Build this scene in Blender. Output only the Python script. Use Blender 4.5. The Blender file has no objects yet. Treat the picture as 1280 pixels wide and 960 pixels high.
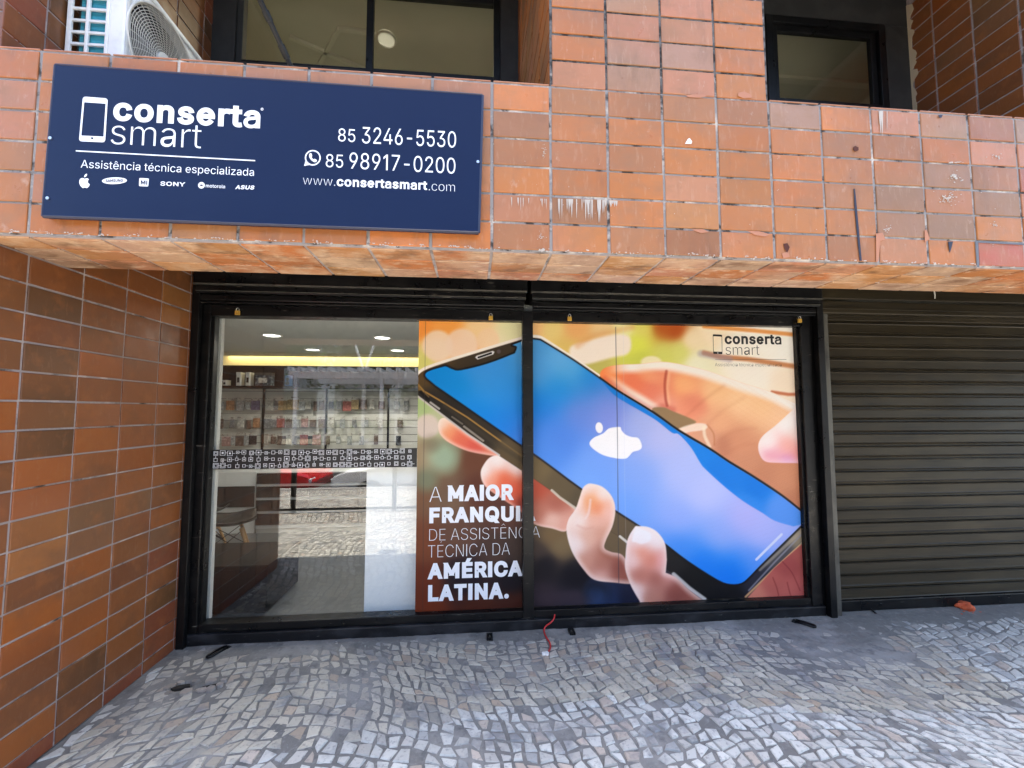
import bpy, bmesh, math, random, json
import numpy as np
from mathutils import Vector, Matrix
random.seed(7); RNG = np.random.default_rng(7)
R_ = math.radians
scene = bpy.context.scene
COL = scene.collection

# ------------------------------------------------------------------ camera, world, sun, exposure
CAM = np.array([1.68021975, -1.70481248, 1.49031254])
FPX, YAW, PITCH, ROLL = 524.571293, -0.0901673488, 0.0640278615, 0.000685832980
def _rot(p, r, y):
    cp, sp = math.cos(p), math.sin(p); cr, sr = math.cos(r), math.sin(r); cy, sy = math.cos(y), math.sin(y)
    X = np.array([[1,0,0],[0,cp,-sp],[0,sp,cp]]); Y = np.array([[cr,0,sr],[0,1,0],[-sr,0,cr]]); Z = np.array([[cy,-sy,0],[sy,cy,0],[0,0,1]])
    return Z @ X @ Y
CR = _rot(PITCH, ROLL, YAW)
cd = bpy.data.cameras.new('camera'); cam = bpy.data.objects.new('camera', cd); COL.objects.link(cam)
cd.sensor_width = 36; cd.lens = 36*FPX/1280; cd.clip_start = 0.05; cd.clip_end = 800
M4 = Matrix.Identity(4)
for i in range(3):
    M4[i][0] = CR[i,0]; M4[i][1] = CR[i,2]; M4[i][2] = -CR[i,1]; M4[i][3] = CAM[i]
cam.matrix_world = M4
scene.camera = cam
SUN_EL, SUN_AZ = 88.4, 0.0          # the sun stands almost overhead, a little behind the building (+Y)
w = bpy.data.worlds.new('World'); scene.world = w; w.use_nodes = True
nt = w.node_tree; bg = nt.nodes['Background']
sky = nt.nodes.new('ShaderNodeTexSky'); sky.sky_type = 'NISHITA'; sky.sun_disc = False
sky.sun_elevation = R_(SUN_EL); sky.sun_rotation = R_(SUN_AZ); sky.dust_density = 2.0; sky.ozone_density = 0.9
nt.links.new(sky.outputs[0], bg.inputs[0]); bg.inputs[1].default_value = 0.15
sl = bpy.data.lights.new('sun', 'SUN'); sl.energy = 5.0; sl.angle = R_(0.5); sl.color = (1.0, 0.92, 0.79)
so = bpy.data.objects.new('sun', sl); COL.objects.link(so)
sd = Vector((math.sin(R_(SUN_AZ))*math.cos(R_(SUN_EL)), math.cos(R_(SUN_AZ))*math.cos(R_(SUN_EL)), math.sin(R_(SUN_EL))))
so.rotation_euler = sd.to_track_quat('Z', 'Y').to_euler(); so.location = (0, 0, 30)
vs = scene.view_settings; vs.view_transform = 'Standard'; vs.look = 'None'; vs.exposure = 2.35; vs.gamma = 1
scene.cycles.use_denoising = True
scene.cycles.max_bounces = 8; scene.cycles.diffuse_bounces = 4; scene.cycles.transparent_max_bounces = 12
scene.cycles.sample_clamp_indirect = 6.0

# ------------------------------------------------------------------ measuring on the place's planes
def ray(x, y): return CR @ np.array([(x-640)/FPX, 1.0, -(y-480)/FPX])
def at(x, y, X=None, Y=None, Z=None):
    d = ray(x, y)
    t = (X-CAM[0])/d[0] if X is not None else ((Y-CAM[1])/d[1] if Y is not None else (Z-CAM[2])/d[2])
    return CAM + t*d
def pxs(P):
    d = (np.asarray(P) - CAM) @ CR
    return np.stack([640+FPX*d[:,0]/d[:,1], 480-FPX*d[:,2]/d[:,1]], 1)

# ------------------------------------------------------------------ object helpers
ORG = {}
def thing(name, label, cat, loc=(0,0,0), group=None, rz=0):
    o = bpy.data.objects.new(name, None); COL.objects.link(o); o.location = loc; o.rotation_euler = (0,0,rz)
    o.empty_display_size = 0.1
    o['label'] = label; o['category'] = cat
    if group: o['group'] = group
    ORG[o.name] = np.array(loc, float); return o
def tag(o, label, cat, group=None):
    o['label'] = label; o['category'] = cat
    if group: o['group'] = group
    return o
def struct(o): o['kind'] = 'structure'; return o

class MB:
    """collects boxes, tubes, prisms ... that become ONE mesh"""
    def __init__(s): s.v = []; s.f = []; s.m = []; s.mat = 0; s.col = []; s.cur = (1,1,1)
    def add(s, vs, fs):
        b = len(s.v); s.v += [tuple(map(float, p)) for p in vs]; s.col += [s.cur]*len(vs)
        s.f += [tuple(b+i for i in f) for f in fs]; s.m += [s.mat]*len(fs); return s
    def box(s, a, b, bev=0.0):
        (x0,y0,z0),(x1,y1,z1) = a, b
        x0,x1 = min(x0,x1),max(x0,x1); y0,y1 = min(y0,y1),max(y0,y1); z0,z1 = min(z0,z1),max(z0,z1)
        e = min(bev, .49*(x1-x0), .49*(y1-y0), .49*(z1-z0))
        if e <= 0:
            return s.add([(x0,y0,z0),(x1,y0,z0),(x1,y1,z0),(x0,y1,z0),(x0,y0,z1),(x1,y0,z1),(x1,y1,z1),(x0,y1,z1)],
                  [(0,3,2,1),(4,5,6,7),(0,1,5,4),(1,2,6,5),(2,3,7,6),(3,0,4,7)])
        bm = bmesh.new(); bmesh.ops.create_cube(bm, size=1)
        for v in bm.verts: v.co = Vector(((x0+x1)/2+v.co.x*(x1-x0), (y0+y1)/2+v.co.y*(y1-y0), (z0+z1)/2+v.co.z*(z1-z0)))
        bmesh.ops.bevel(bm, geom=bm.edges[:], offset=e, segments=2, affect='EDGES', profile=0.6)
        return s.bm(bm)
    def bm(s, bm):
        bm.verts.index_update()
        s.add([v.co[:] for v in bm.verts], [[v.index for v in f.verts] for f in bm.faces]); bm.free(); return s
    def tube(s, pts, r, n=10, caps=True):
        pts = [Vector(p) for p in pts]; rs = r if isinstance(r, (list, tuple)) else [r]*len(pts)
        vs, fs = [], []; up = None
        for i, p in enumerate(pts):
            t = (pts[min(i+1,len(pts)-1)]-pts[max(i-1,0)]).normalized()
            if up is None: up = Vector((0,0,1)) if abs(t.z) < .9 else Vector((1,0,0))
            a = t.cross(up).normalized(); b = a.cross(t).normalized(); up = b
            for k in range(n):
                c, d = math.cos(2*math.pi*k/n), math.sin(2*math.pi*k/n); vs.append(p+(a*c+b*d)*rs[i])
        for i in range(len(pts)-1):
            for k in range(n): fs.append((i*n+k, i*n+(k+1)%n, (i+1)*n+(k+1)%n, (i+1)*n+k))
        if caps: fs += [tuple(range(n))[::-1], tuple((len(pts)-1)*n+k for k in range(n))]
        return s.add(vs, fs)
    def prism(s, poly, z0, z1, plane='XY'):
        def P(u, v, h): return (u,v,h) if plane == 'XY' else ((u,h,v) if plane == 'XZ' else (h,u,v))
        n = len(poly); vs = [P(u,v,z0) for u,v in poly]+[P(u,v,z1) for u,v in poly]
        fs = [tuple(range(n))[::-1], tuple(range(n,2*n))]+[(i,(i+1)%n,n+(i+1)%n,n+i) for i in range(n)]
        return s.add(vs, fs)
    def disc(s, c, r, axis='Z', n=24, h=0.0):
        poly = [(r*math.cos(2*math.pi*k/n), r*math.sin(2*math.pi*k/n)) for k in range(n)]
        if axis == 'Z': return s.prism([(c[0]+u, c[1]+v) for u,v in poly], c[2], c[2]+h, 'XY')
        if axis == 'Y': return s.prism([(c[0]+u, c[2]+v) for u,v in poly], c[1], c[1]+h, 'XZ')
        return s.prism([(c[1]+u, c[2]+v) for u,v in poly], c[0], c[0]+h, 'YZ')
    def ring(s, c, r, rt, axis='X', n=40, k=8):
        vs, fs = [], []
        for i in range(n):
            a = 2*math.pi*i/n
            for j in range(k):
                b = 2*math.pi*j/k; rr = r+rt*math.cos(b); h = rt*math.sin(b)
                u, v = rr*math.cos(a), rr*math.sin(a)
                vs.append((c[0]+h, c[1]+u, c[2]+v) if axis == 'X' else ((c[0]+u, c[1]+h, c[2]+v) if axis == 'Y' else (c[0]+u, c[1]+v, c[2]+h)))
        for i in range(n):
            for j in range(k): fs.append((i*k+j, ((i+1)%n)*k+j, ((i+1)%n)*k+(j+1)%k, i*k+(j+1)%k))
        return s.add(vs, fs)
    def build(s, name, mats, parent=None, smooth=False, color=False, local=False):
        me = bpy.data.meshes.new(name)
        v = np.array(s.v, float).reshape(-1,3)
        org = np.zeros(3)
        if parent is not None and not local: org = ORG[parent.name]
        me.from_pydata((v-org).tolist(), [], s.f)
        mats = mats if isinstance(mats, (list, tuple)) else [mats]
        for m in mats: me.materials.append(m)
        if len(mats) > 1: me.polygons.foreach_set('material_index', s.m)
        bm = bmesh.new(); bm.from_mesh(me); bmesh.ops.recalc_face_normals(bm, faces=bm.faces[:]); bm.to_mesh(me); bm.free()
        if color:
            at_ = me.color_attributes.new('tcol', 'FLOAT_COLOR', 'POINT')
            c = np.ones((len(s.col),4), np.float32); c[:,:3] = np.array(s.col, np.float32); at_.data.foreach_set('color', c.ravel())
        if smooth:
            me.polygons.foreach_set('use_smooth', [True]*len(me.polygons))
        me.update()
        o = bpy.data.objects.new(name, me); COL.objects.link(o)
        if parent is not None: o.parent = parent
        ORG[o.name] = org; return o
def copy_tree(o, parent=None, **kw):
    c = o.copy(); COL.objects.link(c)
    if parent is not None: c.parent = parent
    for ch in list(o.children): copy_tree(ch, c)
    return c

# ------------------------------------------------------------------ materials
def mat(name, base=(.5,.5,.5), rough=.5, metal=0.0, spec=.5, noise=None, bump=None, emit=None, attr=None, rnoise=None, coat=0):
    """noise=(scale, colour2, lo, hi, stretch); bump=(scale, strength, distance)"""
    m = bpy.data.materials.new(name); m.use_nodes = True; n = m.node_tree.nodes; l = m.node_tree.links
    b = n['Principled BSDF']; b.inputs['Base Color'].default_value = (*base, 1); b.inputs['Roughness'].default_value = rough
    b.inputs['Metallic'].default_value = metal; b.inputs['Specular IOR Level'].default_value = spec
    b.inputs['Coat Weight'].default_value = coat
    geo = n.new('ShaderNodeNewGeometry'); src = None
    if attr:
        a = n.new('ShaderNodeAttribute'); a.attribute_name = attr; src = a.outputs['Color']; l.new(src, b.inputs['Base Color'])
    def ntex(scale, stretch=(1,1,1), detail=5):
        mp = n.new('ShaderNodeMapping'); mp.inputs['Scale'].default_value = stretch; l.new(geo.outputs['Position'], mp.inputs['Vector'])
        t = n.new('ShaderNodeTexNoise'); t.inputs['Scale'].default_value = scale; t.inputs['Detail'].default_value = detail; t.inputs['Roughness'].default_value = .62
        l.new(mp.outputs[0], t.inputs['Vector']); return t
    if noise:
        for (scale, c2, lo, hi, st) in (noise if isinstance(noise, list) else [noise]):
            t = ntex(scale, st); r = n.new('ShaderNodeMapRange'); r.inputs['From Min'].default_value = lo; r.inputs['From Max'].default_value = hi
            l.new(t.outputs['Fac'], r.inputs['Value']); mx = n.new('ShaderNodeMix'); mx.data_type = 'RGBA'
            l.new(r.outputs[0], mx.inputs['Factor'])
            if src is not None: l.new(src, mx.inputs['A'])
            else: mx.inputs['A'].default_value = (*base,1)
            mx.inputs['B'].default_value = (*c2[:3],1)
            if len(c2) > 3:
                mu = n.new('ShaderNodeMath'); mu.operation = 'MULTIPLY'; mu.inputs[1].default_value = c2[3]; l.new(r.outputs[0], mu.inputs[0]); l.new(mu.outputs[0], mx.inputs['Factor'])
            src = mx.outputs['Result']; l.new(src, b.inputs['Base Color'])
    if rnoise:
        t = ntex(rnoise[0], rnoise[3] if len(rnoise) > 3 else (1,1,1)); r = n.new('ShaderNodeMapRange'); r.inputs['From Min'].default_value = .3; r.inputs['From Max'].default_value = .7
        r.inputs['To Min'].default_value = rnoise[1]; r.inputs['To Max'].default_value = rnoise[2]; l.new(t.outputs['Fac'], r.inputs['Value']); l.new(r.outputs[0], b.inputs['Roughness'])
    if bump:
        t = ntex(bump[0], bump[3] if len(bump) > 3 else (1,1,1)); bp = n.new('ShaderNodeBump'); bp.inputs['Strength'].default_value = bump[1]; bp.inputs['Distance'].default_value = bump[2]
        l.new(t.outputs['Fac'], bp.inputs['Height']); l.new(bp.outputs[0], b.inputs['Normal'])
    if emit:
        b.inputs['Emission Color'].default_value = (*emit[0],1); b.inputs['Emission Strength'].default_value = emit[1]
    return m
ONE = (1,1,1)
def glass_mat(name, tint, refl, ior=1.5):
    m = bpy.data.materials.new(name); m.use_nodes = True; n = m.node_tree.nodes; l = m.node_tree.links
    n.remove(n['Principled BSDF']); out = n['Material Output']
    t = n.new('ShaderNodeBsdfTransparent'); t.inputs[0].default_value = (*tint,1)
    g = n.new('ShaderNodeBsdfGlossy'); g.inputs['Roughness'].default_value = 0.0; g.inputs['Color'].default_value = (1,1,1,1)
    f = n.new('ShaderNodeFresnel'); ge = n.new('ShaderNodeNewGeometry'); mr = n.new('ShaderNodeMapRange'); mr.inputs['To Min'].default_value = ior; mr.inputs['To Max'].default_value = 1/ior; l.new(ge.outputs['Backfacing'], mr.inputs['Value']); l.new(mr.outputs[0], f.inputs['IOR'])
    mu = n.new('ShaderNodeMath'); mu.operation = 'MULTIPLY'; mu.inputs[1].default_value = refl; mu.use_clamp = True
    l.new(f.outputs[0], mu.inputs[0]); mx = n.new('ShaderNodeMixShader'); l.new(mu.outputs[0], mx.inputs[0]); l.new(t.outputs[0], mx.inputs[1]); l.new(g.outputs[0], mx.inputs[2])
    l.new(mx.outputs[0], out.inputs['Surface']); return m

M = {}
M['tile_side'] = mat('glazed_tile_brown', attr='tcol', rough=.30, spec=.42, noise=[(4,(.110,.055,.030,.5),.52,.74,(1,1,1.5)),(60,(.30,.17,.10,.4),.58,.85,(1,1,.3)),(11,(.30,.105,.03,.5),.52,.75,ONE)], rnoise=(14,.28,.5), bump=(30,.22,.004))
M['tile'] = mat('glazed_tile', attr='tcol', rough=.34, spec=.36, noise=[(7, (.235,.125,.062,.6), .47,.74,(1,1,1.5)), (60,(.56,.38,.27,.4),.56,.85,(1,1,.22)), (22,(.56,.42,.32,.55),.64,.80,(1,1,.7)), (5,(.13,.075,.045,.5),.56,.76,(2.2,1,.5)), (3.2,(.33,.155,.075,.55),.46,.72,ONE)], rnoise=(14,.26,.52), bump=(30,.22,.004))
M['soffit_tile'] = mat('worn_soffit_tile', attr='tcol', rough=.6, noise=[(5,(.52,.34,.21,.85),.46,.64,(1,1.3,1)), (24,(.62,.48,.35,.75),.54,.72,(.6,1.5,1)), (9,(.15,.07,.03,.8),.52,.68,(.8,1.3,1)),(70,(.10,.06,.035,.5),.60,.75,ONE)], bump=(30,.3,.004))
M['grout'] = mat('grout', (.26,.25,.245), .9, noise=[(9,(.55,.50,.44),.52,.64,ONE), (13,(.045,.042,.040),.53,.62,ONE)], bump=(120,.5,.003))
M['tile_dull'] = mat('dulled_tile_side', attr='tcol', rough=.75, spec=.1, noise=(8,(.12,.06,.03,.5),.5,.7,ONE))  # glazed tile dulled and darkened to hold back its grazing reflection
M['grout_mould'] = mat('mouldy_grout', (.14,.135,.13), .9, noise=[(11,(.45,.41,.36),.58,.68,ONE),(17,(.022,.021,.020),.46,.58,ONE)], bump=(120,.5,.003))
M['grout_dark'] = mat('grout_grey', (.31,.275,.27), .9, noise=[(9,(.50,.44,.41),.54,.68,ONE), (7,(.06,.055,.05),.56,.7,ONE)], bump=(120,.5,.003))
M['concrete'] = mat('concrete', (.30,.28,.25), .9, noise=(3,(.20,.19,.17),.4,.7,ONE), bump=(40,.3,.004))
M['dark_paint'] = mat('dark_slab_paint', (.014,.0135,.0125), .7, noise=(6,(.026,.025,.023),.45,.7,ONE))
M['black'] = mat('black_painted_metal', (.0035,.0035,.004), .38, spec=.3, noise=[(7,(.010,.0095,.009),.5,.75,ONE),(60,(.10,.09,.08,.5),.70,.80,(1,1,1))], rnoise=(9,.25,.5), bump=(50,.08,.002))
M['black_worn'] = mat('black_metal_worn_edges', (.0035,.0035,.004), .34, spec=.32, noise=[(5,(.013,.012,.011),.5,.75,(.4,1,2)),(26,(.22,.20,.17,.8),.66,.73,(.25,1,3))], rnoise=(9,.22,.5))
M['plinth'] = mat('black_dusty_plinth', (.006,.0065,.008), .42, spec=.35, noise=[(8,(.045,.045,.05,.7),.48,.72,(.6,1,1)),(40,(.35,.34,.33,.6),.64,.76,(.5,1,2))])
M['shutter'] = mat('shutter_steel', (.0270,.0205,.0105), .38, metal=.25, spec=.30, noise=[(2.2,(.050,.038,.020),.45,.7,(.5,1,1.2)),(14,(.006,.0055,.0045,.8),.54,.70,(.12,1,4)),(16,(.07,.058,.036,.6),.60,.78,(.06,1,9))], rnoise=(6,.32,.55,(.3,1,2)))
M['rail_grey'] = mat('grey_rail_metal', (.10,.095,.08), .45, metal=.3, noise=(12,(.03,.03,.028),.45,.7,(1,1,.3)))
M['brass'] = mat('brass', (.72,.42,.06), .35, metal=.35, noise=(60,(.35,.2,.06),.5,.8,ONE))
M['steel'] = mat('steel', (.55,.55,.55), .3, metal=1)
M['navy'] = mat('navy_sign_sheet', (.0042,.0112,.045), .2, spec=.17, noise=(2,(.0055,.0125,.045),.4,.7,ONE), rnoise=(3,.14,.24))
M['navy_edge'] = mat('sign_edge', (.010,.014,.04), .4)
M['white_vinyl'] = mat('white_vinyl', (.82,.84,.88), .4)
M['black_vinyl'] = mat('black_vinyl', (.012,.012,.012), .4)
M['print'] = mat('printed_vinyl', attr='tcol', rough=.45, spec=.16)
M['glass'] = glass_mat('shop_glass', (.975,.985,.98), 1.55)
M['glass_up'] = glass_mat('upper_window_glass', (.93,.93,.88), 1.0)
M['white_metal'] = mat('white_enamel', (.78,.78,.76), .35, noise=(12,(.66,.65,.6),.5,.8,ONE))
M['coil'] = mat('blue_coil_fins', (.03,.27,.36), .35, metal=.4, noise=(5,(.06,.42,.52),.4,.65,(1,1,12)), bump=(6,.6,.02,(1,1,14)))
M['grille'] = mat('grille_plastic', (.70,.67,.60), .45)
M['dark_inside'] = mat('dark_inside', (.012,.011,.010), .8)
M['white_wall'] = mat('white_wall_paint', (.66,.66,.63), .8)
M['ceil_paint'] = mat('ceiling_paint', (.62,.63,.60), .85)
M['room_up'] = mat('upper_room_paint', (.66,.63,.52), .85, noise=(1.2,(.58,.55,.46),.4,.7,ONE))
M['room_trim'] = mat('upper_room_trim', (.72,.69,.58), .8)
M['floor_in'] = mat('grey_floor_tile', (.125,.132,.132), .4, noise=(4,(.105,.11,.112),.4,.7,ONE))
M['dark_wood'] = mat('dark_laminate', (.010,.0078,.0065), .5, spec=.2, noise=(3,(.016,.012,.010),.4,.7,(1,1,6)))
M['dark_grey'] = mat('dark_grey_laminate', (.0075,.0078,.0085), .5, spec=.15)
M['slatwall'] = mat('white_slatwall', (.62,.61,.56), .6)
M['slat_groove'] = mat('slat_groove', (.20,.19,.17), .7)
M['white_panel'] = mat('white_counter_panel', (.88,.90,.90), .35)
M['plastic_black'] = mat('black_plastic_shell', (.012,.012,.012), .4)
M['beech'] = mat('beech_wood', (.45,.27,.12), .5)
M['lamp_on'] = mat('lamp_on', (1,1,1), .5, emit=((1,.96,.88), 1.6))
M['cove_on'] = mat('cove_light', (1,.9,.5), .5, emit=((1,.72,.32), .058))
M['red_wire'] = mat('red_cable', (.55,.03,.03), .4)
M['shard'] = mat('red_clay', (.55,.10,.03), .75, noise=(30,(.38,.06,.02),.4,.7,ONE), bump=(60,.5,.004))
M['asphalt'] = mat('asphalt', (.055,.055,.056), .9, noise=(40,(.09,.09,.09),.5,.8,ONE), bump=(90,.4,.005))
M['kerb'] = mat('kerb_stone', (.36,.35,.33), .85, noise=(10,(.25,.24,.23),.4,.7,ONE), bump=(50,.3,.004))
M['mortar'] = mat('dirty_mortar', (.175,.167,.152), .92, noise=[(2.1,(.285,.272,.248),.46,.62,ONE),(12,(.09,.09,.092,.7),.54,.70,ONE),(26,(.33,.32,.30,.5),.55,.7,ONE),(60,(.34,.335,.33,.55),.58,.76,ONE)], bump=(85,.6,.006))
M['stone'] = mat('limestone_sett', attr='tcol', rough=.72, noise=[(48,(.17,.165,.165,.8),.54,.72,ONE),(5,(.215,.215,.22,.8),.52,.66,ONE)], bump=(130,.45,.003), rnoise=(30,.5,.8))
M['leaf'] = mat('leaf', (.07,.13,.03), .55, attr='tcol')
M['bark'] = mat('bark', (.14,.10,.07), .9, bump=(40,.6,.01))

# ------------------------------------------------------------------ glazed tile cladding
TH = 0.121675157; TW = 0.25; Z0 = 2.156; WX = -0.18; WY4 = 1.18947; WZ = 1.41152
PAL = {'O':(.43,.150,.040), 'L':(.56,.185,.050), 'B':(.280,.118,.050), 'b':(.350,.140,.052), 'G':(.280,.155,.080), 'K':(.185,.100,.048),
       'R':(.350,.115,.060), 'P':(.430,.180,.090), 'g':(.335,.200,.125), 'X':(.40,.095,.055), 'Y':(.45,.205,.070), 'W':(.42,.26,.17)}
TINT = np.array((.90,.90,.91))
def tcol(ch, j=.09):
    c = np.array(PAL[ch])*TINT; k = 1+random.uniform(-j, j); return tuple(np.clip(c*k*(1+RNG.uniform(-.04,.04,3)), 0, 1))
def tiles(mb, O, U, V, N, us, vs, fn, gu=.0125, gv=.0105, mat_i=0, proud=.0050, bev=.0026):
    O, U, V, N = map(np.array, (O, U, V, N)); mb.mat = mat_i
    for i in range(len(us)-1):
        for j in range(len(vs)-1):
            ch = fn(i, j)
            if ch is None: continue
            q = lambda: random.uniform(-.0011, .0011)
            a, b, c, d = us[i]+gu/2+q(), us[i+1]-gu/2+q(), vs[j]+gv/2+q(), vs[j+1]-gv/2+q()
            if b-a < .012 or d-c < .012: continue
            pr = proud+random.uniform(-.0008,.0010); s1, s2 = random.uniform(-.0007,.0007), random.uniform(-.0007,.0007)
            mb.cur = tcol(ch)
            lo = [O+U*u+V*v for u,v in ((a,c),(b,c),(b,d),(a,d))]
            md = [p+N*(pr-bev*.7) for p in lo]
            hi = [O+U*u+V*v+N*(pr+sx*s1+sy*s2) for u,v,sx,sy in ((a+bev,c+bev,-1,-1),(b-bev,c+bev,1,-1),(b-bev,d-bev,1,1),(a+bev,d-bev,-1,1))]
            k = [(4,5,9,8),(5,6,10,9),(6,7,11,10),(7,4,8,11),(8,9,10,11),(0,1,5,4),(1,2,6,5),(2,3,7,6),(3,0,4,7)]
            mb.add(lo+md+hi, k)
            if random.random() < .55:
                c2 = np.array(tcol(random.choice('BGbbPO'))); ga = random.uniform(0, 6.28); st_ = random.uniform(.15,.75)
                for q_ in range(4):
                    for base_ in (-12,-8,-4):
                        f_ = np.clip(.5+.7*math.cos(ga-(.4,2.74,3.54,5.88)[q_]),0,1)*st_
                        mb.col[len(mb.col)+base_+q_] = tuple(np.array(mb.cur)*(1-f_)+c2*f_)
    mb.cur = ONE; mb.mat = 0
FAS = {  # columns 7..17 as seen, bottom row first
 0:'bObBOObPOXO', 1:'PBOYOOOGGOO', 2:'OOOPOObGbGP', 3:'bbbOOOOOGBR', 4:'BOOOOObbOPP', 5:'LbbbbgLPgBg',
 6:' PgPO', 7:' OggO', 8:' OPPO', 9:' OgPO', 10:' OPgO', 11:' OgOO'}
FASL = {0:'OOYOOLL', 1:'PGbOOOO', 2:'OOOObOO', 3:'OOGOOOb', 4:'OYOOOOO', 5:'OOOPPPP'}   # columns 0..6
def fas(c, r):
    if r < 6 and 0 <= c <= 6: return FASL[r][c]
    s = FAS.get(r, '')
    if 7 <= c < 7+len(s) and s[c-7] != ' ': return s[c-7]
    return random.choice('OOOPbGOB' if r < 6 else 'OPgO')

B = thing('tiled_building', 'orange glazed tile building front with a deep upper beam and recessed black shop openings', 'building', (2.5, .6, 0))
XL, XR = -3.2, 9.2; ZP = Z0+6*TH+.004; ZTOP = 5.25
# parapet beam with its soffit
mb = MB(); mb.mat = 1
mb.box((XL, 0, Z0), (XR, .14, ZP)); mb.box((XL, .14, Z0), (XR, .365, 2.5))
us = [k*TW for k in range(-12, 37)]; vs = [r*TH for r in range(7)]
tiles(mb, (0,0,Z0), (1,0,0), (0,0,1), (0,-1,0), us, vs, lambda i,j: fas(i-12, j))
for k in range(-12, 36):      # the tile course whose edge caps the beam
    mb.cur = tcol('P'); mb.mat = 0; mb.box((k*TW+.006, -.003, ZP), (k*TW+TW-.006, .15, ZP+.006), .002)
mb.cur = ONE
PARA = mb
mb = MB(); mb.mat = 1; mb.box((XL, .004, Z0-.004), (XR, .362, Z0))
tiles(mb, (0,0,Z0-.004), (1,0,0), (0,1,0), (0,0,-1), us, [.004+r*TH*.985 for r in range(4)], lambda i,j: random.choice('YOWPWYOW'), mat_i=0)
mb.build('soffit', [M['soffit_tile'], M['grout_dark']], B, color=True)
# pillar between the upper windows
mb = MB(); mb.mat = 1; mb.box((2.0, .0015, ZP), (3.0, 1.32, 4.9))
tiles(mb, (2.0,.0015,Z0), (1,0,0), (0,0,1), (0,-1,0), [.004]+[k*TW for k in range(1,4)]+[.996], [r*TH for r in range(6,23)], lambda i,j: fas(8+i, j+6))
TINT = np.array((.60,.52,.44)); tiles(mb, (2.0,.0015,Z0), (0,1,0), (0,0,1), (-1,0,0), [k*TW for k in range(0,6)], [r*TH for r in range(6,23)], lambda i,j: random.choice('ObbOBP'), mat_i=2)  # side tiles tinted darker, offsetting pale grazing reflections through their colour
tiles(mb, (3.0,.0015,Z0), (0,1,0), (0,0,1), (1,0,0), [k*TW for k in range(0,6)], [r*TH for r in range(6,23)], lambda i,j: random.choice('ObbOBP'))
mb.build('pillar', [M['tile'], M['grout_mould'], M['tile_dull']], B, color=True)
# left side wall, lower and upper
LW = {6:'BBbbYb',5:'BBbbYO',4:'BKbbBO',3:'BBBbbO',2:'BKObOO',1:'OKbbbb',0:'OBbbbb',-1:'OKObBO',-2:'BObObO',-3:'BObbbb',-4:'BYGGbO',-5:'bYGbOK',-6:'OBObGO',-7:'OObBRO',-8:'OOObBR',-9:'bBObKR',-10:'BBKbRR',-11:'OOBBRR',-12:'RRBRRR',-13:'RRBbRR'}
def lw(i, j):
    r = j-12; c = i-12
    s = LW.get(r)
    if s and 3 <= i-9+3 and 0 <= i-7 < 6: return s[i-7]
    return random.choice('BbORbBK')
TINT = np.array((.60,.50,.415)); mb = MB(); mb.mat = 1; mb.box((XL, .10, 0), (WX, 1.345, 4.9)); mb.box((XL,.02,0),(WX,.10,Z0-.006))  # tint puts the deeper shade of these walls into their tile colour
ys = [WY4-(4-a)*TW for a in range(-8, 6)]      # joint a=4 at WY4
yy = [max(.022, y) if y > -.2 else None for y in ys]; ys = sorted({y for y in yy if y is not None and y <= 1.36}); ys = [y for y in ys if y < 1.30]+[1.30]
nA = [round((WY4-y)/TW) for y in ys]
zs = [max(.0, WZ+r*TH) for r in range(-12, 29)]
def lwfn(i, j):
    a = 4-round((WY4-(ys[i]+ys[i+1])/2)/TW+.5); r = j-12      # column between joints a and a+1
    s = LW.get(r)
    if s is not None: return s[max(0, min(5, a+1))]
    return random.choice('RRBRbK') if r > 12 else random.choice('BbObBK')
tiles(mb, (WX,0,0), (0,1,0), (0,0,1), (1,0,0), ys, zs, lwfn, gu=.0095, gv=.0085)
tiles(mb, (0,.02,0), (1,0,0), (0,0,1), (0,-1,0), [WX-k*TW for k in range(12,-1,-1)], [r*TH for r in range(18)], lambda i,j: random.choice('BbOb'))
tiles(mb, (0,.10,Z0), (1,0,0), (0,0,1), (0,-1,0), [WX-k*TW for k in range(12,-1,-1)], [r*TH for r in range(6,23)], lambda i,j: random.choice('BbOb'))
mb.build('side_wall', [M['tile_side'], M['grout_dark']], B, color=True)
# right wall of the upper recess, with its torn edge
mb = MB(); mb.mat = 1; mb.box((5.25, .16, 2.5), (XR, 1.32, 4.9))
tiles(mb, (5.25,0,Z0), (0,1,0), (0,0,1), (-1,0,0), [.165,.34,.59,.84,1.09,1.25], [r*TH for r in range(3,23)], lambda i,j: random.choice('bbOBBbG'))
tiles(mb, (5.25,.16,Z0), (1,0,0), (0,0,1), (0,-1,0), [.004]+[k*TW for k in range(1,16)], [r*TH for r in range(6,23)], lambda i,j: random.choice('BbOb'))
mb.build('recess_wall', [M['tile_side'], M['grout_dark']], B, color=True)
mb = MB(); z = 3.0
poly = [(1.255, 2.9), (1.305, 2.9), (1.305, 4.85)]; zz = 4.85
while zz > 2.9: poly.append((1.262-random.uniform(0,.055), zz)); zz -= random.uniform(.02,.05)
mb.prism(poly, 5.2425, 5.2495, 'YZ'); mb.build('torn_render_edge', mat('cream_render', (.52,.44,.30), .9, bump=(60,.6,.006)), B)
TINT = 1.0
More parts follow.
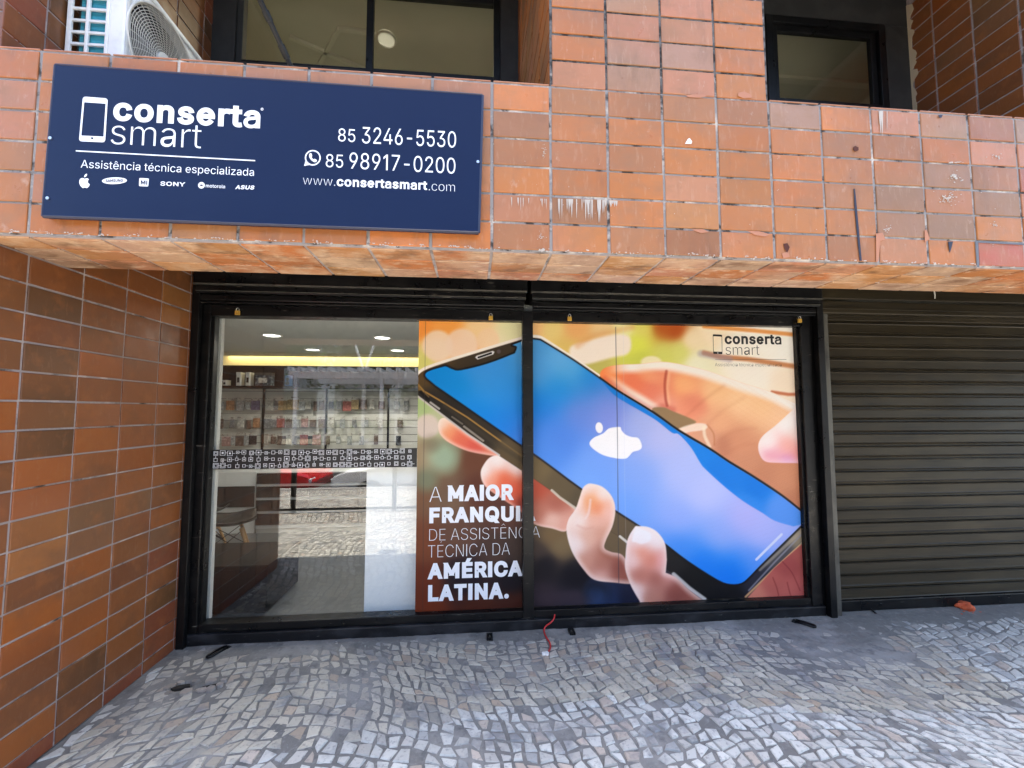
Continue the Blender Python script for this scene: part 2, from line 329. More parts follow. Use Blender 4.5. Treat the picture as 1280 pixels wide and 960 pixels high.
# slabs, dark back walls, roof
mb = MB(); mb.box((XL, .365, 2.5), (XR, 6.2, 2.8)); mb.box((XL,.14,2.5),(XR,.365,2.8)); mb.build('floor_slab', M['dark_paint'], B)
mb = MB(); mb.box((XL, -.12, 4.9), (XR, 6.2, ZTOP)); mb.build('shade_roof_slab', M['dark_paint'], B)  # unseen roof, height and overhang set to shade the pavement and lamp arm
mb = MB(); mb.box((XL, 6.0, 0), (XR, 6.2, 2.5)); mb.box((XL,6.0,2.8),(XR,6.2,4.9)); mb.box((XL,1.9,0),(XL+.2,6,2.5)); mb.box((XL,1.9,2.8),(XL+.2,6,4.9)); mb.box((XR-.2,1.32,2.8),(XR,6,4.9))
mb.build('back_wall', M['concrete'], B)

# stains, chips and marks stuck on the tiles
def decal(name, pts, m, Y=-.0074, dz=.0012):
    P = [at(x, y, Y=Y) for x, y in pts]
    PARA.mat = PMATS.index(m); PARA.cur = ONE; PARA.prism([(p[0], p[2]) for p in P], Y, Y-dz, 'XZ')
M['ink'] = mat('black_streak', (.012,.013,.03), .5); M['efflo'] = mat('lime_bloom', (.47,.42,.37), .9); M['pale_mark'] = mat('white_chip', (.78,.77,.74), .7)
M['rust'] = mat('rusty_hole', (.075,.020,.012), .9); M['salmon'] = mat('salmon_filler', (.42,.185,.11), .8); M['paint_blue'] = mat('blue_grout_smear', (.125,.135,.155), .8)
PMATS = [M['tile'], M['grout'], M['ink'], M['efflo'], M['pale_mark'], M['rust'], M['salmon'], M['paint_blue']]
decal('paint_streak', [(1067,236),(1068.4,236),(1070,250),(1073,282),(1077,326),(1074.5,326),(1071,292),(1068,258)], M['ink'])
decal('white_chip', [(856,180),(860,173.5),(862,173),(865,177),(864,180)], M['pale_mark'])
decal('rust_hole', [(1066.5,184),(1069,182.5),(1073,184.5),(1073,188),(1069,189.5),(1067,188)], M['rust'])
decal('rust_hole', [(979,305),(984,304),(987,309),(984,316),(981,312)], M['rust'])
for pts in ([(857,119.5),(866,118),(880,118.6),(884,120.5),(874,122.5),(860,121.5)], [(923,116),(930,114.5),(938,118),(940,122),(930,123),(922,120)], [(864,287),(878,286.4),(886,290),(876,291.5)], [(934,288.6),(948,289),(962,293),(956,296),(944,294)],
            [(977,317),(985,314),(987,321),(979,323)], [(1095,292),(1103,291),(1107,300),(1100,301),(1098,326),(1095,328)], [(1155.5,288),(1158,287),(1162,299),(1156,303)]):
    decal('filler_smear', pts, M['salmon'])
decal('paint_drip', [(1185,302),(1191,302),(1189,310),(1187,316),(1186,309)], M['ink'])
decal('paint_drip', [(1173,144),(1178,143.8),(1177,147),(1174,147)], M['ink'])
decal('repair_grout', [(1219,301),(1281,304.4),(1281,306.4),(1222.5,303.4),(1224,334),(1221,334)], M['paint_blue'])
rs = random.Random(3)
def streaks(x0, x1, y0, y1, n, wmax, lmin, lmax):
    for k in range(n):
        x = rs.uniform(x0, x1); l = rs.uniform(lmin, lmax); ww = rs.uniform(.35, wmax); yt = y0+(y1-y0)*(x-x0)/(x1-x0)
        e = MBs; P = [at(px_, py_, Y=-.0078) for px_, py_ in ((x-ww,yt),(x+ww,yt+.1),(x+ww*.7,yt+l*.6),(x,yt+l),(x-ww*.6,yt+l*.55))]
        e.prism([(p[0],p[2]) for p in P], -.0074, -.0082-rs.uniform(0,.0004), 'XZ')
MBs = PARA; MBs.mat = 3; MBs.cur = ONE; streaks(697, 757, 248.4, 250, 34, 1.1, 5, 29); streaks(628, 690, 246, 249, 12, .6, 3, 26); streaks(757, 772, 250, 251, 6, 1.5, 3, 9)
streaks(1097.5, 1110, 138.5, 139, 5, 1.6, 10, 33)
def blotch(mb, cx, cy, rx, ry, n, smin, smax):
    for k in range(n):
        a = rs.uniform(0, 6.28); d = abs(rs.gauss(0, .5)); x, y = cx+rx*d*math.cos(a), cy+ry*d*math.sin(a); s = rs.uniform(smin, smax)
        P = [at(x+s*rs.uniform(.5,1.3)*math.cos(t), y+s*.7*rs.uniform(.4,1.2)*math.sin(t), Y=-.0078) for t in np.linspace(0, 6.28, 8)[:-1]]
        mb.prism([(p[0],p[2]) for p in P], -.0074, -.0082-rs.uniform(0,.0005), 'XZ')
MBe = PARA; MBe.mat = 3
for a in ((1193,221,10,9,40,.3,1.4),(1187,247,17,12,60,.3,1.3),(1110,286,8,5,22,.3,1.0),(1245,196,14,6,30,.25,.9),(1243,281,10,4,24,.25,.9),(1190,203,20,1.2,18,.5,1.5),(680,190,8,14,26,.25,.8),(676,295,8,9,22,.25,.9),(1240,305,3,3,5,.3,.8)): blotch(MBe, *a)
for k in range(150):        # a crust of lime along the drip edge of the beam
    x = rs.uniform(5, 1275); yb = 292+ (x-37)*(333.5-292)/(1221-37); blotch(MBe, x, yb-1.5+rs.uniform(-2.2,1.2), 5, 1.4, 3, .3, 1.4)
for k in range(60):
    blotch(MBe, rs.uniform(610,1270), rs.uniform(150,310), 3, 3, 1, .25, .75)
PARA.build('parapet', PMATS, B, color=True)

# ------------------------------------------------------------------ upper windows (parts of the building) and the rooms behind them
def frame_bars(mb, x0, x1, z0, z1, w_, y0, y1, bev=.004):
    mb.box((x0,y0,z0),(x0+w_,y1,z1),bev); mb.box((x1-w_,y0,z0),(x1,y1,z1),bev); mb.box((x0+w_,y0+.001,z1-w_),(x1-w_,y1,z1),bev); mb.box((x0+w_,y0+.001,z0),(x1-w_,y1,z0+w_),bev)
YW = 1.30
def up_window(x0, x1, z0, z1):
    mb = MB(); mb.box((x0, YW-.02, z0), (x1, YW+.05, z1)); return mb
mb = MB()   # window of the left recess
mb.box((-.18,1.27,2.8),(-.02,1.36,4.9),.004); mb.box((1.86,1.27,2.8),(2.0,1.36,4.9),.004); mb.box((-.02,1.28,4.60),(1.86,1.36,4.9),.004); mb.box((-.02,1.275,3.60),(1.86,1.36,3.965),.004)
mb.box((-.02,1.29,3.965),(.02,1.345,4.60),.004)
w1 = mb.build('window', M['dark_paint'], B)
mb = MB(); frame_bars(mb, .885, 1.862, 3.92, 4.598, .05, 1.262, 1.30); mb.box((.02,1.285,3.965),(.885,1.31,3.985)); mb.box((.02,1.285,4.565),(.885,1.31,4.60)); mb.build('sash', M['black'], w1)
mb = MB(); mb.box((.02,1.296,3.985),(.885,1.300,4.565)); mb.box((.935,1.278,3.97),(1.812,1.282,4.548)); mb.box((-.02,1.31,2.83),(1.86,1.314,3.60)); mb.build('pane', M['glass_up'], w1)  # the lowest pane is unseen, added to let more light into the room
mb = MB()   # window of the right recess: black fixed panel round a sash
mb.box((3.0,1.27,4.66),(5.25,1.36,4.9),.004); mb.box((5.03,1.27,2.8),(5.25,1.36,4.66),.004); mb.box((3.0,1.27,2.8),(3.1,1.36,4.66),.004); mb.box((3.1,1.275,3.60),(5.03,1.36,3.90),.004)
w2 = mb.build('window', M['dark_paint'], B)
mb = MB(); frame_bars(mb, 3.1, 4.06, 3.90, 4.66, .06, 1.30, 1.335); frame_bars(mb, 3.985, 5.03, 3.90, 4.66, .062, 1.258, 1.298); frame_bars(mb, 4.05, 4.965, 3.93, 4.60, .05, 1.285, 1.32); mb.build('sash', M['black'], w2)
mb = MB(); mb.box((4.10,1.30,3.96),(4.92,1.304,4.56)); mb.box((3.16,1.315,3.96),(4.0,1.319,4.60)); mb.box((3.1,1.31,2.83),(5.03,1.314,3.60)); mb.build('pane', M['glass_up'], w2)  # here too the unseen lowest pane is added to admit light
mb = MB(); mb.box((-.6,3.2,2.81),(5.9,3.22,4.86)); mb.box((-.6,1.37,2.81),(-.58,3.2,4.86)); mb.box((5.88,1.37,2.81),(5.9,3.2,4.86)); mb.box((XL+.21,1.37,4.86),(XR-.21,5.0,4.895)); mb.box((XL+.21,1.92,2.805),(XR-.21,5.0,2.815))
mb.build('upper_room', M['room_up'], B)  # unseen walls set close and pale to bounce light onto the ceiling
mb = MB()
def trim(a, b, wd=.032, z=4.86):
    p, q = at(*a, Z=z), at(*b, Z=z); p, q = Vector(p), Vector(q); d = (q-p).normalized(); s = Vector((-d.y, d.x, 0))*wd/2
    mb.add([p-s,q-s,q+s,p+s]+[Vector((v.x,v.y,z-.03)) for v in (p-s,q-s,q+s,p+s)], [(4,5,6,7),(0,1,5,4),(1,2,6,5),(2,3,7,6),(3,0,4,7)])
for a_ in (((362,44),(458,86)),((399,78),(424,34)),((424,34),(470,40)),((962,96),(1090,105),.07)):
    mb = MB(); trim(*a_); mb.build('ceiling_trim', M['room_trim'], B)
p = at(483, 46, Z=4.86)
l_ = bpy.data.lights.new('upper_room_fill','AREA'); l_.shape = 'DISK'; l_.size = .14; l_.energy = 2.5; l_.color = (1,.93,.72); lo = bpy.data.objects.new('upper_room_fill', l_); COL.objects.link(lo); lo.location = (p[0], p[1], 4.815)  # added fill light for the upper room; the lamp there looks unlit
lt = thing('ceiling_lamp', 'round flush ceiling lamp seen through the upper left window', 'ceiling lamp', (p[0], p[1], 4.86))
mb = MB(); mb.disc((p[0],p[1],4.83), .075, 'Z', 28, .03); mb.build('diffuser', mat('opal_glass', (.75,.73,.62), .3, emit=((1,.95,.75), .07)), lt)  # faint diffuser glow added to go with the fill light
mb = MB(); mb.ring((p[0],p[1],4.835), .080, .010, 'Z'); mb.build('rim', M['room_trim'], lt)

